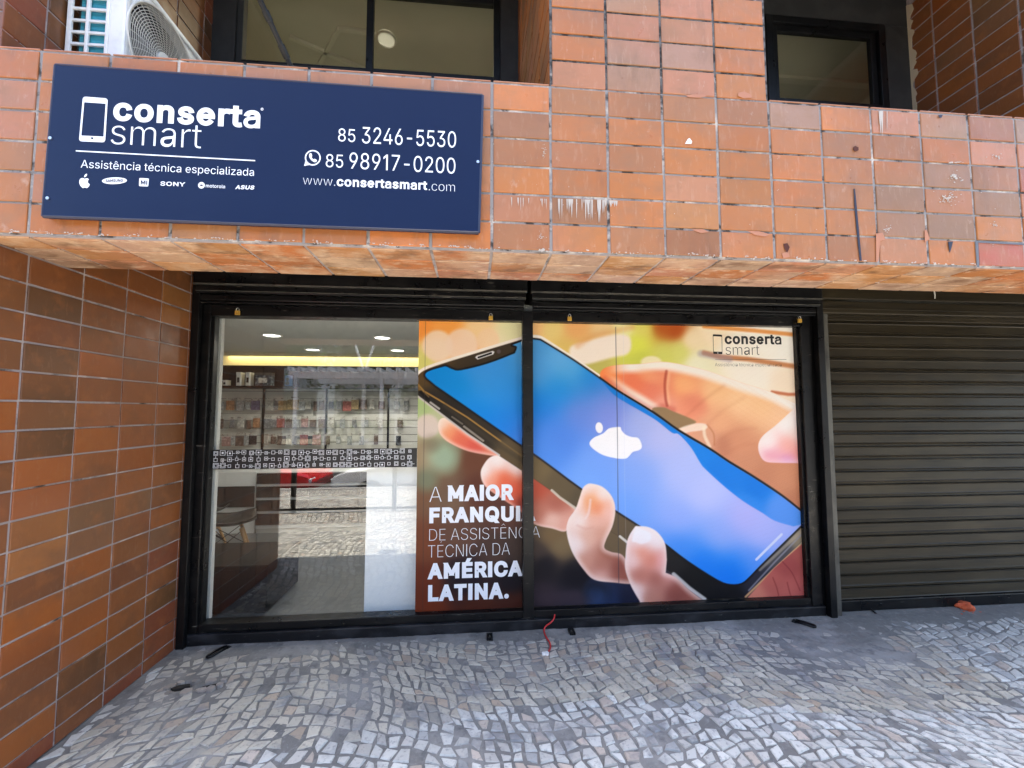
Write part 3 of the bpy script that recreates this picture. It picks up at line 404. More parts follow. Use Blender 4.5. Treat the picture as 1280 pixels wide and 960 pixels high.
# ------------------------------------------------------------------ lettering from outline tables
GL = json.loads(r'''{" ":[188,[]],"-":[453,[[337,244,263,244,337,226,337,188,337,207,263,188,114,188,188,188,114,207,114,244,114,226,188,244]]],".":[188,[[95,-4,108,-4,83,-4,63,9,72,0,54,18,50,41,50,28,50,54,63,73,54,65,72,82,95,87,83,87,108,87,128,73,119,82,137,65,141,41,141,54,141,28,128,9,137,18,119,0]]],"0":[453,[[227,-7,264,-7,189,-7,130,24,157,3,103,45,69,113,83,74,55,152,48,254,48,199,48,309,69,395,55,356,83,434,130,484,104,464,157,505,227,516,189,516,264,516,323,484,296,505,350,464,384,395,370,434,398,356,405,254,405,309,405,199,384,113,398,152,370,74,323,24,350,45,297,3],[227,50,202,50,252,50,290,74,273,58,308,90,330,144,321,113,339,174,344,254,344,211,344,297,330,365,339,334,321,395,290,435,308,419,273,451,227,460,252,460,202,460,163,435,180,451,146,419,123,365,132,395,114,334,109,254,109,297,109,211,123,144,114,174,132,113,163,74,146,90,180,58]]],"1":[453,[[76,0,181,0,76,18,76,55,76,36,181,55,391,55,286,55,391,36,391,0,391,18,286,0],[276,509,250,509,276,339,276,0,276,170,255,0,212,0,234,0,212,149,212,448,212,299,211,448,209,448,210,448,168,418,86,358,127,388,86,381,86,427,86,404,123,454,198,509,161,481,224,509]]],"2":[453,[[64,0,172,0,64,16,64,47,64,32,121,108,234,229,177,168,254,249,282,282,270,267,295,298,311,327,304,313,317,341,320,371,320,356,320,390,308,419,316,405,299,432,273,449,288,442,259,456,224,460,242,460,204,460,172,447,187,456,158,439,139,413,147,428,131,399,127,362,127,382,107,362,66,362,86,362,66,392,86,442,72,419,100,465,143,496,119,483,167,509,225,516,194,516,255,516,306,497,282,509,329,484,361,445,348,467,374,424,381,372,381,399,381,354,371,318,378,335,364,300,336,259,353,280,319,237,267,180,296,211,229,140,153,60,191,100,153,59,153,57,153,58,231,57,389,57,310,57,389,38,389,0,389,19,281,0]]],"3":[453,[[218,-7,252,-7,187,-7,133,10,158,-1,107,21,70,57,86,37,54,78,44,132,46,103,66,132,109,132,87,132,111,114,126,87,117,99,136,75,165,59,149,65,181,53,219,50,199,50,239,50,275,61,258,53,292,68,315,93,305,79,324,107,329,145,329,124,329,163,316,196,325,181,307,212,275,234,293,224,256,243,201,248,231,248,186,248,157,248,172,248,157,265,157,299,157,282,200,349,288,448,244,399,288,450,288,452,288,451,215,452,70,452,142,452,70,471,70,509,70,490,171,509,372,509,272,509,372,493,372,461,372,477,319,400,211,278,265,339,211,282,211,289,211,285,249,293,308,276,281,288,335,263,371,222,356,246,386,199,393,145,393,173,393,115,370,66,385,89,355,43,309,12,335,25,282,0]]],"4":[453,[[40,105,164,105,40,123,40,158,40,141,109,275,247,509,178,392,268,509,311,509,289,509,243,394,109,166,176,280,109,165,109,163,109,164,210,163,413,163,312,163,413,144,413,105,413,125,289,105],[282,0,302,0,282,40,282,121,282,81,282,130,282,146,282,138,282,203,282,318,282,260,302,318,343,318,322,318,343,212,343,0,343,106,322,0]]],"5":[453,[[221,-7,254,-7,191,-7,140,11,164,-1,116,23,83,60,97,39,69,81,60,130,61,104,81,130,122,130,101,130,124,115,138,89,129,101,147,77,173,60,159,67,188,53,221,50,204,50,242,50,276,64,260,55,292,74,314,104,305,87,323,121,328,162,328,141,328,184,314,221,323,204,304,238,275,262,291,252,258,272,218,277,239,277,201,277,167,268,184,274,151,263,128,246,138,255,108,248,67,253,88,250,77,338,96,509,86,423,186,509,366,509,276,509,366,490,366,452,366,471,294,452,151,452,222,452,145,402,134,301,139,352,135,301,136,301,135,301,147,311,178,325,161,319,194,331,229,334,211,334,253,334,294,321,274,329,313,313,345,285,331,301,359,270,379,231,371,252,387,210,391,163,391,188,391,130,369,76,384,101,354,50,309,15,334,30,283,1]]],"6":[453,[[226,-7,258,-7,195,-7,142,15,167,0,118,29,84,74,98,49,71,100,64,162,64,129,64,186,80,239,69,212,91,266,137,340,110,300,176,396,252,509,214,453,276,509,322,509,299,509,265,426,151,261,208,344,149,261,145,261,147,261,150,271,165,288,157,280,174,296,196,307,184,302,207,312,235,314,221,314,266,314,316,295,293,308,339,282,370,240,357,263,382,216,389,157,389,189,389,125,368,73,382,97,354,48,310,14,334,28,286,0],[226,48,207,48,246,48,279,63,264,53,294,72,314,101,306,85,323,118,327,157,327,136,327,178,314,213,323,197,306,230,279,251,294,242,264,261,226,265,246,265,207,265,174,252,189,261,159,243,138,214,147,230,129,198,125,158,125,179,125,137,138,102,129,118,147,85,174,63,159,72,189,53]]],"7":[453,[[97,0,120,0,172,149,323,448,248,299,323,450,323,452,323,451,236,452,62,452,149,452,62,471,62,509,62,490,172,509,391,509,281,509,391,489,391,449,391,469,315,299,165,0,240,150,142,0]]],"8":[453,[[226,-7,260,-7,192,-7,136,11,162,-1,109,24,74,62,89,40,59,83,52,135,52,108,52,157,65,195,56,177,74,213,101,241,86,229,116,253,153,265,133,261,153,265,153,267,153,266,128,273,93,308,108,287,78,329,70,380,70,353,70,406,90,450,77,429,104,470,146,498,122,486,169,510,226,516,196,516,256,516,306,498,283,510,329,486,361,450,348,470,375,429,382,380,382,406,382,353,359,308,374,329,344,287,300,267,325,273,300,266,300,265,300,265,319,261,351,241,336,253,366,229,387,195,378,213,396,177,401,135,401,157,401,108,378,62,393,83,364,40,317,11,343,24,291,-1],[226,49,204,49,249,49,285,60,268,53,301,68,323,91,314,78,332,105,337,139,337,121,337,158,322,189,332,174,313,203,283,223,300,214,266,231,226,235,247,235,205,235,169,223,186,231,152,214,130,189,139,203,120,174,115,139,115,158,115,121,129,91,120,105,138,78,167,60,151,68,184,53],[226,290,208,290,244,290,274,300,260,293,288,307,307,330,299,318,315,343,319,376,319,358,319,393,308,420,315,407,300,433,275,449,289,443,261,456,226,460,245,460,208,460,177,449,191,456,163,443,145,420,152,433,137,407,133,376,133,393,133,358,145,330,137,343,152,318,178,300,163,307,192,293]]],"9":[453,[[226,516,195,516,258,516,310,494,286,508,335,480,368,434,354,460,382,409,389,347,389,380,389,323,373,270,383,297,362,243,315,168,343,209,277,112,200,0,239,56,177,0,130,0,154,0,187,83,301,248,244,165,303,248,307,248,305,248,303,238,287,221,296,229,279,213,257,202,269,207,245,197,218,195,232,195,187,195,137,214,160,201,114,227,83,269,96,245,70,292,64,352,64,320,64,384,85,436,71,412,99,461,143,494,118,480,167,508],[226,460,246,460,207,460,174,446,189,456,159,437,138,407,147,424,130,391,125,352,125,372,125,330,138,295,130,312,147,279,174,257,159,266,189,248,226,243,207,243,246,243,279,257,263,248,294,266,314,295,306,279,323,311,327,350,327,330,327,372,314,407,323,391,306,424,279,446,294,437,264,456]]],"A":[480,[[16,0,39,0,78,170,201,509,140,339,226,509,276,509,251,509,338,339,463,0,401,170,440,0,395,0,418,0,359,101,287,302,323,202,281,321,264,372,273,344,255,400,232,478,245,435,236,478,245,478,241,478,233,435,213,371,222,399,204,343,191,302,196,320,155,202,85,0,120,101,62,0],[110,142,197,142,110,161,110,199,110,180,197,199,370,199,283,199,370,180,370,142,370,161,283,142]]],"C":[510,[[267,-7,293,-7,223,-7,150,25,184,4,116,46,70,115,89,76,50,154,40,254,40,201,40,308,70,393,50,354,89,432,150,484,116,462,184,505,267,516,223,516,293,516,340,504,317,512,363,497,402,471,384,486,420,457,448,418,436,439,460,398,473,348,468,374,451,348,408,348,430,348,404,366,389,395,398,381,381,408,357,428,370,419,345,438,315,449,331,444,300,454,267,456,284,456,236,456,184,432,208,448,159,417,125,364,139,394,111,334,103,254,103,297,103,211,125,145,111,175,140,115,184,76,159,92,209,61,267,53,236,53,284,53,315,60,300,55,331,65,357,81,345,71,370,90,389,114,381,101,398,128,408,160,404,143,430,160,473,160,451,160,469,135,448,91,460,111,436,70,402,38,421,52,384,23,341,5,363,12,318,-3]]],"D":[502,[[219,0,271,0,178,0,96,0,137,0,96,19,96,57,96,38,136,57,215,57,175,57,256,57,318,81,291,65,345,97,379,149,366,119,392,179,399,255,399,214,399,296,379,361,392,331,366,390,320,428,346,412,293,444,221,452,260,452,178,452,93,452,136,452,93,471,93,509,93,490,137,509,225,509,181,509,275,509,353,478,317,499,388,458,433,391,415,429,452,353,462,255,462,308,462,202,433,119,452,157,414,81,351,31,387,51,314,10],[125,509,103,509,125,339,125,0,125,170,103,0,60,0,82,0,60,170,60,509,60,339,82,509]]],"E":[419,[[60,0,165,0,60,170,60,509,60,339,164,509,372,509,268,509,372,490,372,452,372,471,290,452,125,452,207,452,125,396,125,286,125,341,202,286,355,286,278,286,355,267,355,229,355,248,278,229,125,229,202,229,125,172,125,57,125,114,208,57,375,57,292,57,375,38,375,0,375,19,270,0]]],"F":[410,[[60,0,82,0,60,170,60,509,60,339,163,509,369,509,266,509,369,490,369,452,369,471,288,452,125,452,206,452,125,394,125,278,125,336,198,278,346,278,272,278,346,259,346,221,346,240,272,221,125,221,198,221,125,147,125,0,125,74,103,0]]],"G":[520,[[269,-7,309,-7,223,-7,149,25,184,4,115,46,69,116,88,77,50,155,40,254,40,201,40,308,69,393,50,354,88,432,149,484,115,462,183,505,265,516,221,516,292,516,340,504,317,512,364,496,403,469,385,484,422,454,449,416,437,437,461,396,474,349,470,373,452,349,408,349,430,349,403,365,387,393,396,380,379,406,356,427,368,417,344,436,315,448,330,444,300,453,265,456,283,456,235,456,183,432,208,448,159,417,125,364,139,394,111,334,103,254,103,297,103,211,125,145,111,175,140,115,184,76,159,92,209,61,269,53,237,53,297,53,345,71,323,59,367,83,396,123,384,101,409,146,415,202,415,172,421,201,434,199,428,200,384,199,283,199,333,199,283,218,283,256,283,237,348,256,478,256,413,256,478,237,478,200,478,219,478,158,451,91,469,122,433,60,377,19,408,36,345,2]]],"I":[300,[[31,0,111,0,31,19,31,57,31,38,60,57,118,57,89,57,118,189,118,452,118,320,89,452,31,452,60,452,31,471,31,509,31,490,111,509,269,509,190,509,269,490,269,452,269,471,240,452,183,452,212,452,183,320,183,57,183,189,212,57,269,57,240,57,269,38,269,0,269,19,190,0]]],"L":[393,[[60,0,160,0,60,170,60,509,60,339,82,509,125,509,103,509,125,358,125,57,125,208,203,57,361,57,282,57,361,38,361,0,361,19,261,0]]],"M":[628,[[60,0,81,0,60,170,60,509,60,339,91,509,152,509,121,509,193,402,277,187,235,294,280,180,287,159,284,170,291,148,299,123,295,136,303,110,311,84,307,97,315,71,322,49,319,59,317,49,307,49,312,49,310,59,318,83,314,70,322,95,330,121,326,108,334,134,342,158,338,147,346,170,352,187,349,179,394,294,476,509,435,402,507,509,568,509,537,509,568,339,568,0,568,170,547,0,504,0,525,0,504,97,504,291,504,194,504,302,504,327,504,314,505,340,505,369,505,354,505,383,506,413,506,398,506,428,507,457,507,443,509,457,513,457,511,457,508,441,498,409,503,426,492,393,482,363,487,378,477,348,467,322,472,334,463,309,456,291,459,299,418,194,342,0,380,97,323,0,286,0,305,0,248,97,170,291,209,194,167,299,159,321,163,309,155,333,145,361,150,346,140,376,129,408,135,391,124,424,112,457,118,441,114,457,119,457,117,457,119,444,120,416,120,431,120,401,121,372,121,387,121,357,122,328,121,342,122,315,122,291,122,302,122,194,122,0,122,97,101,0]]],"N":[523,[[60,0,82,0,60,170,60,509,60,339,85,509,136,509,111,509,205,400,343,183,274,291,349,174,363,151,355,164,370,138,388,107,379,123,396,90,414,55,405,73,411,55,405,54,408,54,403,72,401,108,401,90,400,126,399,157,399,142,399,172,399,195,399,185,399,300,399,509,399,404,420,509,463,509,442,509,463,339,463,0,463,170,438,0,387,0,412,0,325,97,202,290,264,193,194,303,177,331,186,316,169,345,148,381,159,362,137,400,108,452,123,424,111,453,119,454,115,453,120,428,122,384,121,405,123,362,124,328,124,344,125,312,125,291,125,300,125,194,125,0,125,97,103,0]]],"O":[533,[[267,-7,311,-7,223,-7,150,25,184,4,116,46,70,115,90,76,50,154,40,254,40,201,40,308,70,393,50,354,90,432,150,484,116,462,184,505,267,516,223,516,311,516,384,484,350,505,418,462,464,393,444,432,483,354,493,254,493,308,493,201,464,115,483,154,444,76,384,25,418,46,350,4],[267,53,236,53,297,53,349,76,325,61,374,91,408,144,394,114,423,174,430,254,430,211,430,298,408,365,423,335,394,395,349,433,374,417,325,448,267,456,297,456,236,456,184,433,209,448,159,417,125,364,140,394,111,334,103,254,103,297,103,211,125,144,111,174,140,114,184,76,159,92,209,61]]],"Q":[533,[[245,159,274,121,268,159,313,159,290,159,332,134,369,85,351,109,374,78,384,65,379,71,412,27,468,-48,440,-10,446,-48,401,-48,423,-48,382,-23,346,27,364,2,341,33,331,46,336,39,302,84],[267,-7,311,-7,223,-7,150,25,184,4,116,46,70,115,90,76,50,154,40,254,40,201,40,308,70,393,50,354,90,432,150,484,116,462,184,505,267,516,223,516,311,516,384,484,350,505,418,462,464,393,444,432,483,354,493,254,493,308,493,201,464,115,483,154,444,76,384,25,418,46,350,4],[267,53,236,53,297,53,349,76,325,61,374,91,408,144,394,114,423,174,430,254,430,211,430,298,408,365,423,335,394,395,349,433,374,417,325,448,267,456,297,456,236,456,184,433,209,448,159,417,125,364,140,394,111,334,103,254,103,297,103,211,125,144,111,174,140,114,184,76,159,92,209,61]]],"R":[449,[[60,0,82,0,60,170,60,509,60,339,119,509,236,509,177,509,275,509,333,489,307,502,359,475,390,433,378,457,403,410,409,352,409,382,409,321,390,271,403,295,378,248,333,217,359,230,307,204,236,198,275,198,189,198,96,198,143,198,96,217,96,255,96,236,142,255,234,255,188,255,260,255,298,267,281,259,314,275,334,300,326,286,341,315,345,352,345,332,345,372,334,405,341,390,326,420,298,440,314,431,281,448,233,452,259,452,197,452,125,452,161,452,125,301,125,0,125,151,103,0],[353,0,378,0,312,76,230,229,271,153,254,229,303,229,279,229,344,153,428,0,386,76,403,0]]],"S":[447,[[224,-9,263,-9,187,-9,128,9,155,-3,100,21,64,60,79,38,49,82,38,137,40,107,60,137,104,137,82,137,106,117,123,88,112,101,134,75,166,59,149,65,184,52,224,49,203,49,247,49,286,60,268,53,304,68,329,92,319,78,340,105,346,139,346,121,346,155,332,179,341,169,323,189,296,205,311,198,281,211,245,222,264,217,224,228,184,239,204,234,142,251,86,289,109,268,63,311,52,372,52,339,52,401,75,448,60,426,90,469,138,498,111,486,164,510,227,516,194,516,261,516,316,498,290,510,342,486,377,449,362,469,392,428,401,378,400,404,380,378,337,378,358,378,335,403,302,437,323,423,281,451,225,459,256,459,203,459,167,448,184,455,151,441,129,418,138,431,120,406,115,376,115,391,115,358,131,334,120,344,142,323,169,308,154,314,184,302,212,293,199,297,230,289,264,279,247,284,279,275,312,264,295,270,328,257,359,238,344,248,373,227,395,198,385,214,404,181,408,139,408,162,408,111,386,64,401,86,372,41,323,11,351,24,296,-2]]],"T":[449,[[32,452,85,452,32,471,32,509,32,490,160,509,417,509,288,509,417,490,417,452,417,471,363,452,257,452,310,452,257,301,257,0,257,151,235,0,193,0,214,0,193,151,193,452,193,301,139,452]]],"U":[517,[[259,-8,299,-8,219,-8,154,15,184,0,124,31,85,80,101,53,68,107,60,173,60,138,60,285,60,509,60,397,81,509,124,509,103,509,124,399,124,178,124,288,124,154,141,113,130,132,152,94,187,68,167,79,207,57,259,52,231,52,287,52,331,68,311,57,351,79,377,113,366,94,387,132,393,178,393,154,393,288,393,509,393,399,414,509,457,509,436,509,457,397,457,173,457,285,457,138,433,80,449,107,416,53,363,15,393,31,334,0]]],"Y":[472,[[203,0,225,0,203,69,203,208,203,139,141,308,16,509,79,409,41,509,91,509,66,509,125,454,192,344,159,399,203,326,222,292,213,309,231,275,250,230,240,255,241,230,224,230,232,230,233,255,251,293,242,276,260,310,280,344,270,327,314,399,381,509,347,454,406,509,455,509,430,509,393,409,268,208,330,308,268,139,268,0,268,69,247,0]]],"a":[389,[[160,-9,182,-9,136,-9,94,5,114,-4,75,14,48,45,59,27,36,62,30,108,30,83,30,130,43,161,35,147,52,175,78,193,63,185,92,201,125,211,108,207,143,215,178,220,160,218,201,223,234,227,219,225,248,228,265,235,258,231,272,239,276,255,276,245,276,255,276,257,276,256,276,272,267,297,273,286,261,308,240,322,252,316,228,328,196,331,213,331,178,331,149,322,162,328,136,317,118,301,126,309,110,292,100,274,104,283,80,280,41,291,61,285,50,314,79,346,62,332,95,360,133,375,113,369,153,381,194,384,173,384,208,384,239,379,223,383,255,376,286,360,271,370,301,351,322,320,313,338,332,303,337,251,337,280,337,168,337,0,337,84,317,0,277,0,297,0,277,17,277,52,277,35,275,52,272,52,274,52,268,43,252,25,261,34,243,15,215,1,230,7,200,-5],[170,45,155,45,193,45,228,59,212,50,243,68,263,93,255,79,271,107,276,138,276,122,276,155,276,190,276,173,273,187,259,182,268,184,251,180,231,176,242,178,221,174,200,171,210,172,190,170,175,168,182,169,161,166,134,159,147,163,121,154,103,139,111,148,96,131,92,105,92,119,92,92,102,72,95,81,109,63,130,52,118,57,142,48]]],"c":[396,[[207,-8,226,-8,173,-8,117,16,143,0,91,33,56,85,71,56,41,114,34,187,34,149,34,227,56,291,41,262,71,321,117,360,91,343,143,376,207,384,173,384,226,384,260,377,243,382,276,372,305,356,292,365,319,347,340,322,330,335,350,309,362,277,357,294,342,272,303,262,322,267,300,272,290,289,296,281,285,297,270,311,278,305,262,317,242,325,253,322,232,328,207,330,220,330,182,330,145,310,161,323,129,297,108,258,116,280,100,237,96,187,96,213,96,162,108,117,100,139,116,96,145,66,129,79,161,53,207,46,182,46,220,46,243,52,232,48,253,55,271,66,263,60,279,72,292,89,286,80,297,97,304,117,301,107,324,112,363,102,343,107,358,85,341,56,351,70,332,43,306,21,320,31,293,12,261,-1,277,4,244,-6]]],"d":[424,[[195,-8,219,-8,164,-8,111,16,136,0,87,32,55,84,68,55,41,114,34,189,34,149,34,229,55,293,41,263,69,322,112,361,88,345,136,376,196,384,164,384,219,384,253,373,238,381,268,365,287,346,279,356,296,336,306,319,302,327,308,319,311,319,309,319,311,382,311,509,311,446,331,509,372,509,351,509,372,339,372,0,372,170,352,0,313,0,332,0,313,20,313,59,313,39,311,59,307,59,309,59,302,51,287,31,295,42,278,21,252,4,267,12,238,-4],[205,47,181,47,227,47,263,65,247,53,279,77,299,115,291,94,308,136,312,189,312,161,312,217,300,263,308,242,292,284,263,312,279,300,247,324,205,330,228,330,181,330,145,311,161,324,129,299,108,261,116,282,100,240,96,189,96,216,96,162,109,117,100,138,117,95,145,66,129,78,161,53]]],"e":[404,[[212,-8,238,-8,175,-8,117,16,143,0,90,33,56,85,70,56,41,114,34,187,34,148,34,226,55,290,41,260,69,319,115,359,89,343,141,376,205,384,171,384,226,384,266,374,246,381,285,367,319,341,303,356,335,326,357,282,348,306,366,258,371,194,371,228,371,186,371,169,371,178,272,169,75,169,174,169,75,187,75,221,75,204,163,221,338,221,250,221,329,215,310,202,319,208,310,227,298,269,306,249,290,288,263,314,278,303,247,325,205,330,228,330,182,330,146,313,163,325,130,302,109,270,118,288,100,251,96,211,96,232,96,200,96,178,96,189,96,150,110,106,101,126,120,87,151,61,134,72,168,51,212,46,189,46,228,46,254,53,241,48,266,57,285,73,277,64,294,82,306,105,301,93,325,101,365,91,345,96,359,71,335,39,349,54,321,24,283,4,303,13,262,-4]]],"i":[167,[[53,0,73,0,53,126,53,379,53,253,73,379,114,379,93,379,114,253,114,0,114,126,93,0],[84,443,95,443,72,443,54,455,62,447,45,462,41,483,41,472,41,494,54,512,45,504,62,520,84,524,72,524,95,524,114,512,106,520,122,504,126,483,126,494,126,472,114,455,122,462,106,447]]],"l":[189,[[139,-2,147,-2,110,-2,74,20,88,5,60,35,53,84,53,57,53,226,53,509,53,367,73,509,114,509,93,509,114,372,114,99,114,235,114,81,120,62,116,69,125,55,146,52,133,52,152,52,160,53,157,52,164,53,170,54,167,54,173,37,181,3,177,20,175,1,162,-1,169,0,154,-2]]],"m":[610,[[53,0,73,0,53,126,53,379,53,253,72,379,112,379,92,379,112,351,112,295,112,323,111,295,108,295,109,295,113,316,132,346,121,332,144,359,172,376,157,369,187,383,219,386,203,386,247,386,287,361,270,378,305,344,321,295,316,322,318,295,312,295,315,295,317,313,337,343,325,329,349,357,381,375,364,367,398,382,437,386,416,386,459,386,497,372,479,381,515,362,541,328,530,348,551,309,557,255,557,285,557,170,557,0,557,85,536,0,496,0,516,0,496,85,496,254,496,169,496,281,473,313,488,301,457,325,419,330,439,330,402,330,374,320,387,327,362,313,345,290,352,303,339,278,335,247,335,263,335,165,335,0,335,82,315,0,274,0,295,0,274,87,274,260,274,173,274,281,253,311,267,298,239,324,199,330,221,330,185,330,158,320,171,327,144,313,126,289,134,303,118,276,114,238,114,258,114,159,114,0,114,79,93,0]]],"n":[410,[[114,227,114,249,114,151,114,0,114,76,93,0,53,0,73,0,53,126,53,379,53,253,72,379,112,379,92,379,112,349,112,287,112,318,109,287,102,287,106,287,114,322,152,362,131,347,174,377,227,384,199,384,253,384,295,369,276,379,314,358,341,321,330,342,352,299,357,240,357,273,357,160,357,0,357,80,337,0,296,0,316,0,296,78,296,235,296,157,296,265,273,304,288,288,258,321,210,329,237,329,192,329,161,317,175,325,146,309,126,283,135,298,118,267]]],"o":[415,[[207,-8,242,-8,173,-8,117,16,143,0,91,33,56,85,71,56,41,114,34,187,34,149,34,227,56,291,41,262,71,321,117,360,91,343,143,376,207,384,173,384,242,384,299,360,273,376,325,343,359,291,345,321,374,262,381,187,381,227,381,149,359,85,374,114,345,56,299,16,325,33,273,0],[207,46,182,46,233,46,270,66,254,53,287,79,307,117,299,96,315,139,319,187,319,162,319,213,307,258,315,236,299,280,270,310,287,297,254,323,207,330,233,330,182,330,145,310,161,323,129,297,108,258,116,280,100,237,96,187,96,213,96,162,108,117,100,139,116,96,145,66,129,79,161,53]]],"p":[424,[[53,-143,73,-143,53,31,53,379,53,205,72,379,112,379,92,379,112,359,112,319,112,339,114,319,118,319,116,319,123,327,137,346,129,336,145,356,171,373,157,365,186,381,229,384,205,384,261,384,313,361,289,376,337,345,370,293,356,322,383,263,390,189,390,229,390,149,370,84,383,114,356,55,313,16,337,32,289,0,229,-8,261,-8,206,-8,173,4,187,-4,158,12,138,31,146,21,130,42,118,59,123,51,117,59,114,59,115,59,114,-8,114,-143,114,-76,93,-143],[220,47,197,47,244,47,279,66,263,53,295,78,316,117,308,95,324,138,328,189,328,162,328,216,316,261,324,240,308,282,280,311,296,299,264,324,220,330,244,330,197,330,161,312,177,324,145,300,125,263,133,284,117,242,113,189,113,217,113,161,125,115,117,136,133,94,162,65,146,77,178,53]]],"r":[259,[[53,0,73,0,53,126,53,379,53,253,72,379,112,379,92,379,112,360,112,321,112,340,113,321,115,321,114,321,122,340,152,367,135,355,170,379,213,385,190,385,218,385,229,384,223,385,235,384,243,384,240,384,243,363,243,322,243,343,242,323,230,324,237,323,223,325,207,326,215,326,189,326,159,315,173,322,145,307,126,284,134,297,118,270,114,237,114,255,114,158,114,0,114,79,93,0]]],"s":[365,[[182,-8,211,-8,156,-8,112,3,133,-4,92,11,62,38,75,23,49,53,36,94,40,72,55,98,94,107,74,102,99,86,124,60,109,70,139,50,181,45,158,45,208,45,244,62,229,51,260,74,268,103,268,87,268,116,254,136,263,127,245,144,212,155,231,151,191,160,149,170,170,165,115,178,72,208,89,191,55,225,47,274,47,247,47,296,65,332,53,315,77,348,115,370,94,361,136,380,187,384,160,384,213,384,254,372,235,380,272,365,299,339,287,353,310,325,324,290,319,309,305,286,268,277,287,281,263,292,243,316,255,304,230,327,187,333,212,333,165,333,131,317,146,327,116,306,109,277,109,293,109,263,124,243,114,252,134,235,172,223,150,228,191,218,229,209,210,214,264,201,306,171,290,188,323,154,331,107,331,133,331,84,312,47,325,64,300,30,260,6,282,16,237,-3]]],"t":[227,[[204,379,138,379,204,362,204,327,204,344,138,327,6,327,72,327,6,344,6,379,6,362,72,379],[65,471,65,345,85,471,126,471,106,471,126,347,126,98,126,222,126,81,136,61,129,69,143,54,170,50,154,50,174,50,185,51,179,50,191,52,202,54,197,53,206,36,213,2,209,19,207,0,192,-3,200,-2,184,-4,168,-4,176,-4,136,-4,92,21,110,4,74,38,65,93,65,62,65,219]]],"w":[567,[[138,0,158,0,99,126,23,379,61,253,44,379,87,379,66,379,103,324,133,214,118,269,140,191,154,137,147,165,161,108,175,41,168,76,172,41,165,41,168,41,172,75,186,135,179,106,193,163,206,214,199,190,221,269,252,379,237,324,273,379,316,379,295,379,332,324,362,214,347,269,368,190,382,136,375,164,388,107,402,41,395,76,399,41,391,41,395,41,399,75,413,135,406,107,420,164,434,214,427,190,449,269,480,379,465,324,502,379,545,379,523,379,506,253,429,0,468,126,409,0,368,0,389,0,352,57,319,172,335,114,314,189,305,225,309,207,300,243,291,280,295,261,286,299,277,338,281,318,281,338,291,338,286,338,286,319,277,280,281,299,272,261,263,225,267,243,258,206,248,172,253,189,231,114,199,0,215,57,178,0]]],"z":[380,[[42,0,141,0,42,15,42,46,42,30,112,137,254,320,183,228,254,321,254,323,254,322,185,323,48,323,117,323,48,342,48,379,48,361,143,379,333,379,238,379,333,363,333,331,333,347,264,241,126,60,195,150,126,59,126,56,126,58,197,56,339,56,268,56,339,38,339,0,339,19,240,0]]],"É":[419,[[60,0,165,0,60,170,60,509,60,339,164,509,372,509,268,509,372,490,372,452,372,471,290,452,125,452,207,452,125,396,125,286,125,341,202,286,355,286,278,286,355,267,355,229,355,248,278,229,125,229,202,229,125,172,125,57,125,114,208,57,375,57,292,57,375,38,375,0,375,19,270,0],[191,558,208,558,207,592,239,659,223,625,261,659,307,659,284,659,285,625,241,558,263,592,224,558]]],"Ê":[419,[[60,0,165,0,60,170,60,509,60,339,164,509,372,509,268,509,372,490,372,452,372,471,290,452,125,452,207,452,125,396,125,286,125,341,202,286,355,286,278,286,355,267,355,229,355,248,278,229,125,229,202,229,125,172,125,57,125,114,208,57,375,57,292,57,375,38,375,0,375,19,270,0],[169,565,185,585,149,565,109,565,129,565,109,566,109,567,109,567,135,598,189,659,162,628,208,659,247,659,227,659,274,628,327,567,301,598,327,567,327,565,327,566,307,565,266,565,287,565,250,585,218,624,234,605,201,605]]],"é":[404,[[212,-8,238,-8,175,-8,117,16,143,0,90,33,56,85,70,56,41,114,34,187,34,148,34,226,55,290,41,260,69,319,115,359,89,343,141,376,205,384,171,384,226,384,266,374,246,381,285,367,319,341,303,356,335,326,357,282,348,306,366,258,371,194,371,228,371,186,371,169,371,178,272,169,75,169,174,169,75,187,75,221,75,204,163,221,338,221,250,221,329,215,310,202,319,208,310,227,298,269,306,249,290,288,263,314,278,303,247,325,205,330,228,330,182,330,146,313,163,325,130,302,109,270,118,288,100,251,96,211,96,232,96,200,96,178,96,189,96,150,110,106,101,126,120,87,151,61,134,72,168,51,212,46,189,46,228,46,254,53,241,48,266,57,285,73,277,64,294,82,306,105,301,93,325,101,365,91,345,96,359,71,335,39,349,54,321,24,283,4,303,13,262,-4],[177,429,194,429,193,462,225,529,209,496,247,529,293,529,270,529,271,496,227,429,249,462,210,429]]],"ê":[404,[[212,-8,238,-8,175,-8,117,16,143,0,90,33,56,85,70,56,41,114,34,187,34,148,34,226,55,290,41,260,69,319,115,359,89,343,141,376,205,384,171,384,226,384,266,374,246,381,285,367,319,341,303,356,335,326,357,282,348,306,366,258,371,194,371,228,371,186,371,169,371,178,272,169,75,169,174,169,75,187,75,221,75,204,163,221,338,221,250,221,329,215,310,202,319,208,310,227,298,269,306,249,290,288,263,314,278,303,247,325,205,330,228,330,182,330,146,313,163,325,130,302,109,270,118,288,100,251,96,211,96,232,96,200,96,178,96,189,96,150,110,106,101,126,120,87,151,61,134,72,168,51,212,46,189,46,228,46,254,53,241,48,266,57,285,73,277,64,294,82,306,105,301,93,325,101,365,91,345,96,359,71,335,39,349,54,321,24,283,4,303,13,262,-4],[155,435,171,455,135,435,95,435,115,435,95,436,95,438,95,437,121,468,175,529,148,499,194,529,233,529,213,529,260,499,313,438,287,468,313,437,313,435,313,436,293,435,252,435,273,435,236,455,204,495,220,475,187,475]]]}''')
_h = max(v for s in GL['M'][1] for v in s[1::6])
def _poly(q): return sum(([x,y,x,y,x,y] for x,y in q), [])
GL['I'] = [175, [_poly([(50,0),(125,0),(125,_h),(50,_h)])]]
